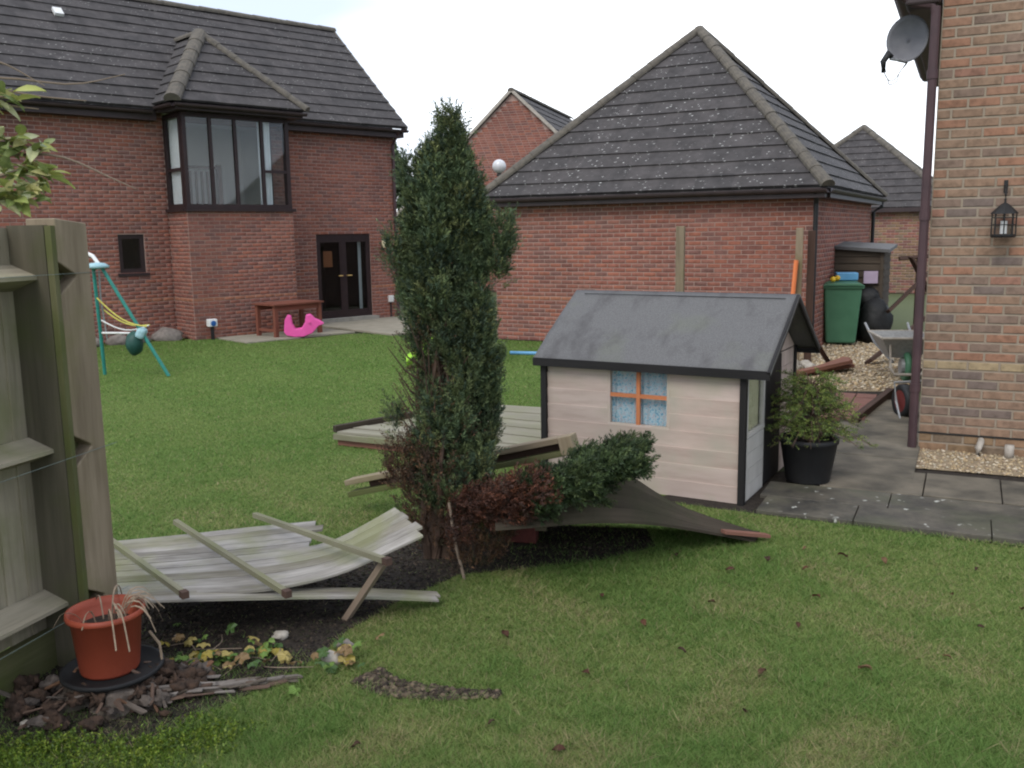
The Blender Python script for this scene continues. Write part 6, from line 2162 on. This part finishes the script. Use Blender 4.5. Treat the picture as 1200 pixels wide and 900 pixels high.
# fallen leaves on the lawn
dlm = []
for c in ((0.06, 0.028, 0.017), (0.09, 0.04, 0.022), (0.045, 0.024, 0.016), (0.13, 0.075, 0.04)):
    V, C = [], []
    for (u, ww) in ((0, 0.0), (0.2, 0.7), (0.5, 1.0), (0.8, 0.6), (1.0, 0.0)):
        for s in (-1, 0, 1):
            V.append((u * 0.06 - 0.03, s * ww * 0.019, 0.012 * abs(s) + 0.008 * math.sin(u * 5)))
            C.append(np.array(c) * (1.1 if s == 0 else 0.95))
    me = bpy.data.meshes.new('fallen_leaf')
    me.from_pydata(V, [], [(i * 3 + j, i * 3 + j + 1, i * 3 + j + 4, i * 3 + j + 3) for i in range(4) for j in range(2)])
    at = me.attributes.new('Col', 'FLOAT_COLOR', 'POINT')
    for i, cc in enumerate(C):
        at.data[i].color = (*cc, 1)
    me.materials.append(MATS['litter'])
    me.update()
    dlm.append(me)
LEAVES = [(1.45, 5.1), (1.72, 5.28), (1.62, 4.95), (2.25, 4.55), (1.35, 4.2), (0.75, 3.95), (1.5, 3.75), (1.05, 3.72), (0.62, 4.25), (2.1, 5.05), (2.55, 4.9), (0.3, 3.75), (0.95, 5.2),
          (1.2, 4.95), (1.9, 3.85), (2.5, 4.35), (0.45, 4.6), (-0.1, 3.35), (0.15, 3.15), (-0.6, 3.2), (1.9, 5.15), (1.0, 4.5), (-0.05, 4.15), (0.9, 3.4), (2.2, 4.15), (1.55, 4.55)]
for (x, y) in LEAVES:
    o = bpy.data.objects.new('fallen_leaf', rs.choice(dlm))
    COL.objects.link(o)
    o.location = (x, y, 0.024)
    o.rotation_euler = (rs.uniform(-0.4, 0.4), rs.uniform(-0.4, 0.4), rs.uniform(0, 6.28))
    s = rs.uniform(0.5, 1.0)
    o.scale = (s, s, s)
    tag(o, 'curled brown dead leaf lying on the short lawn grass', 'leaf', 'dead leaves scattered on the lawn')


# ------------------------------------------------------------------ grass
def patch(x, y):
    return (np.sin(x * 1.9 + 0.6 * np.sin(y * 1.3)) + np.sin(y * 2.3 + 0.8 * np.sin(x * 1.7) + 1.0) + 0.7 * np.sin(x * 5.1 + y * 3.7) + 0.6 * np.sin(y * 6.3 - x * 4.1 + 2)
            + 0.5 * np.sin(11 * x + 3 * np.sin(7 * y)) + 0.5 * np.sin(13 * y + 3 * np.sin(6 * x + 1))) / 3.2


NG = 1480000
u = rng.random(NG)
dmin, dmax = 2.6, 21.0
dist = dmin * (dmax / dmin) ** u
ang = (rng.random(NG) - 0.5) * 2 * math.radians(47)
gx, gy = dist * np.tan(ang), dist
ok = gy > 2.4
inlawn = in_poly([(-12, 2), (6, 2), (6, 3.8), (5.2, 4.25), (3.2, 5.27), (1.70, 5.98), (0.9, 6.45), (0.9, 15.9), (-0.3, 16.6), (-2.2, 17.6), (-2.4, 18.6), (-3.9, 17.0), (-6.4, 17.9), (-12, 21)])(gx, gy)
inbed = in_poly(bed)(gx, gy)
inridge = in_poly(rg)(gx, gy)
hs = ghm.inverted()
play = in_poly([(0.236, 7.03), (1.59, 6.25), (2.3, 7.45), (0.95, 8.25)])(gx, gy)
bayfoot = in_poly([tuple((pm @ Vector(p))[:2]) for p in ((-5.3, -0.85, 0), (-3.0, -0.85, 0), (-3.0, 3, 0), (-5.3, 3, 0))])(gx, gy)
behind = in_poly([tuple((pm @ Vector(p))[:2]) for p in ((-12, -0.02, 0), (2, -0.02, 0), (2, 6, 0), (-12, 6, 0))])(gx, gy)
keep = ok & inlawn & ~(inbed & (rng.random(NG) > np.where(gy < 4.0, 0.24, np.where(gx > -0.3, 0.12, 0.02)))) & ~(inridge & (rng.random(NG) > 0.45)) & ~play & ~bayfoot & ~behind
gx, gy, dist = gx[keep], gy[keep], dist[keep]
n = len(gx)
pt_ = patch(gx, gy)
near = np.clip((9 - dist) / 6, 0, 1)
tuft = np.sin(gx * 23 + 4 * np.sin(gy * 9)) * np.sin(gy * 27 + 4 * np.sin(gx * 11)) * 1.6 - 0.55
worn = np.clip(np.sin(gx * 3.3 + 1.7 * np.sin(gy * 2.9) + 0.5) * np.sin(gy * 4.1 + 1.9 * np.sin(gx * 3.7)) * 1.6 - 0.35, 0, 1) * near
h = (0.013 + 0.013 * rng.random(n)) * (1 + 0.35 * np.clip(pt_, -1, 1)) * (0.8 + 0.25 * near) * (1 + 0.9 * np.clip(tuft, 0, 1) * near)
wdt = 0.00135 * np.maximum(1.0, dist / 3.0) * (0.7 + 0.6 * rng.random(n))
th = rng.random(n) * 6.283
lean = 0.3 + 1.9 * rng.random(n)
la = rng.random(n) * 6.283
base = np.stack([gx, gy, np.full(n, 0.0)], 1)
sx = np.stack([np.cos(th) * wdt, np.sin(th) * wdt, np.zeros(n)], 1)
tip = base + np.stack([np.cos(la) * h * lean, np.sin(la) * h * lean, h], 1)
Vg = np.stack([base - sx, base + sx, tip], 1).reshape(-1, 3)
g_lush = np.array([0.172, 0.285, 0.070])
g_olive = np.array([0.30, 0.345, 0.115])
g_straw = np.array([0.44, 0.37, 0.20])
g_dark = np.array([0.085, 0.165, 0.035])
mixv = np.clip(0.55 + 0.55 * pt_ - 0.7 * worn + 0.3 * np.clip(tuft, 0, 1) + 0.25 * rng.normal(size=n), 0, 1)[:, None]
col = g_olive * (1 - mixv) + g_lush * mixv
far_m = np.clip((dist - 6) / 7, 0, 1)[:, None]
col = (col * (1 - 0.6 * far_m) + g_lush * 1.05 * 0.6 * far_m) * (1 + 0.12 * far_m)
stw = (rng.random(n) < (0.05 + 0.14 * near * np.clip(-pt_ + 0.25, 0, 1) + 0.38 * worn))[:, None]
col = np.where(stw, g_straw * (0.7 + 0.5 * rng.random((n, 1))), col)
drk = (rng.random(n) < 0.15)[:, None]
col = np.where(drk, g_dark, col) * (0.78 + 0.44 * rng.random((n, 1)))
Cg = np.repeat(col, 3, 0)
Cg[0::3] *= 0.8
Cg[1::3] *= 0.8
go = bulk('grass', Vg, 3, 'grass_blades', Cg, None, 'stuff')
tag(go, 'short green lawn grass with yellowish worn patches', 'grass')
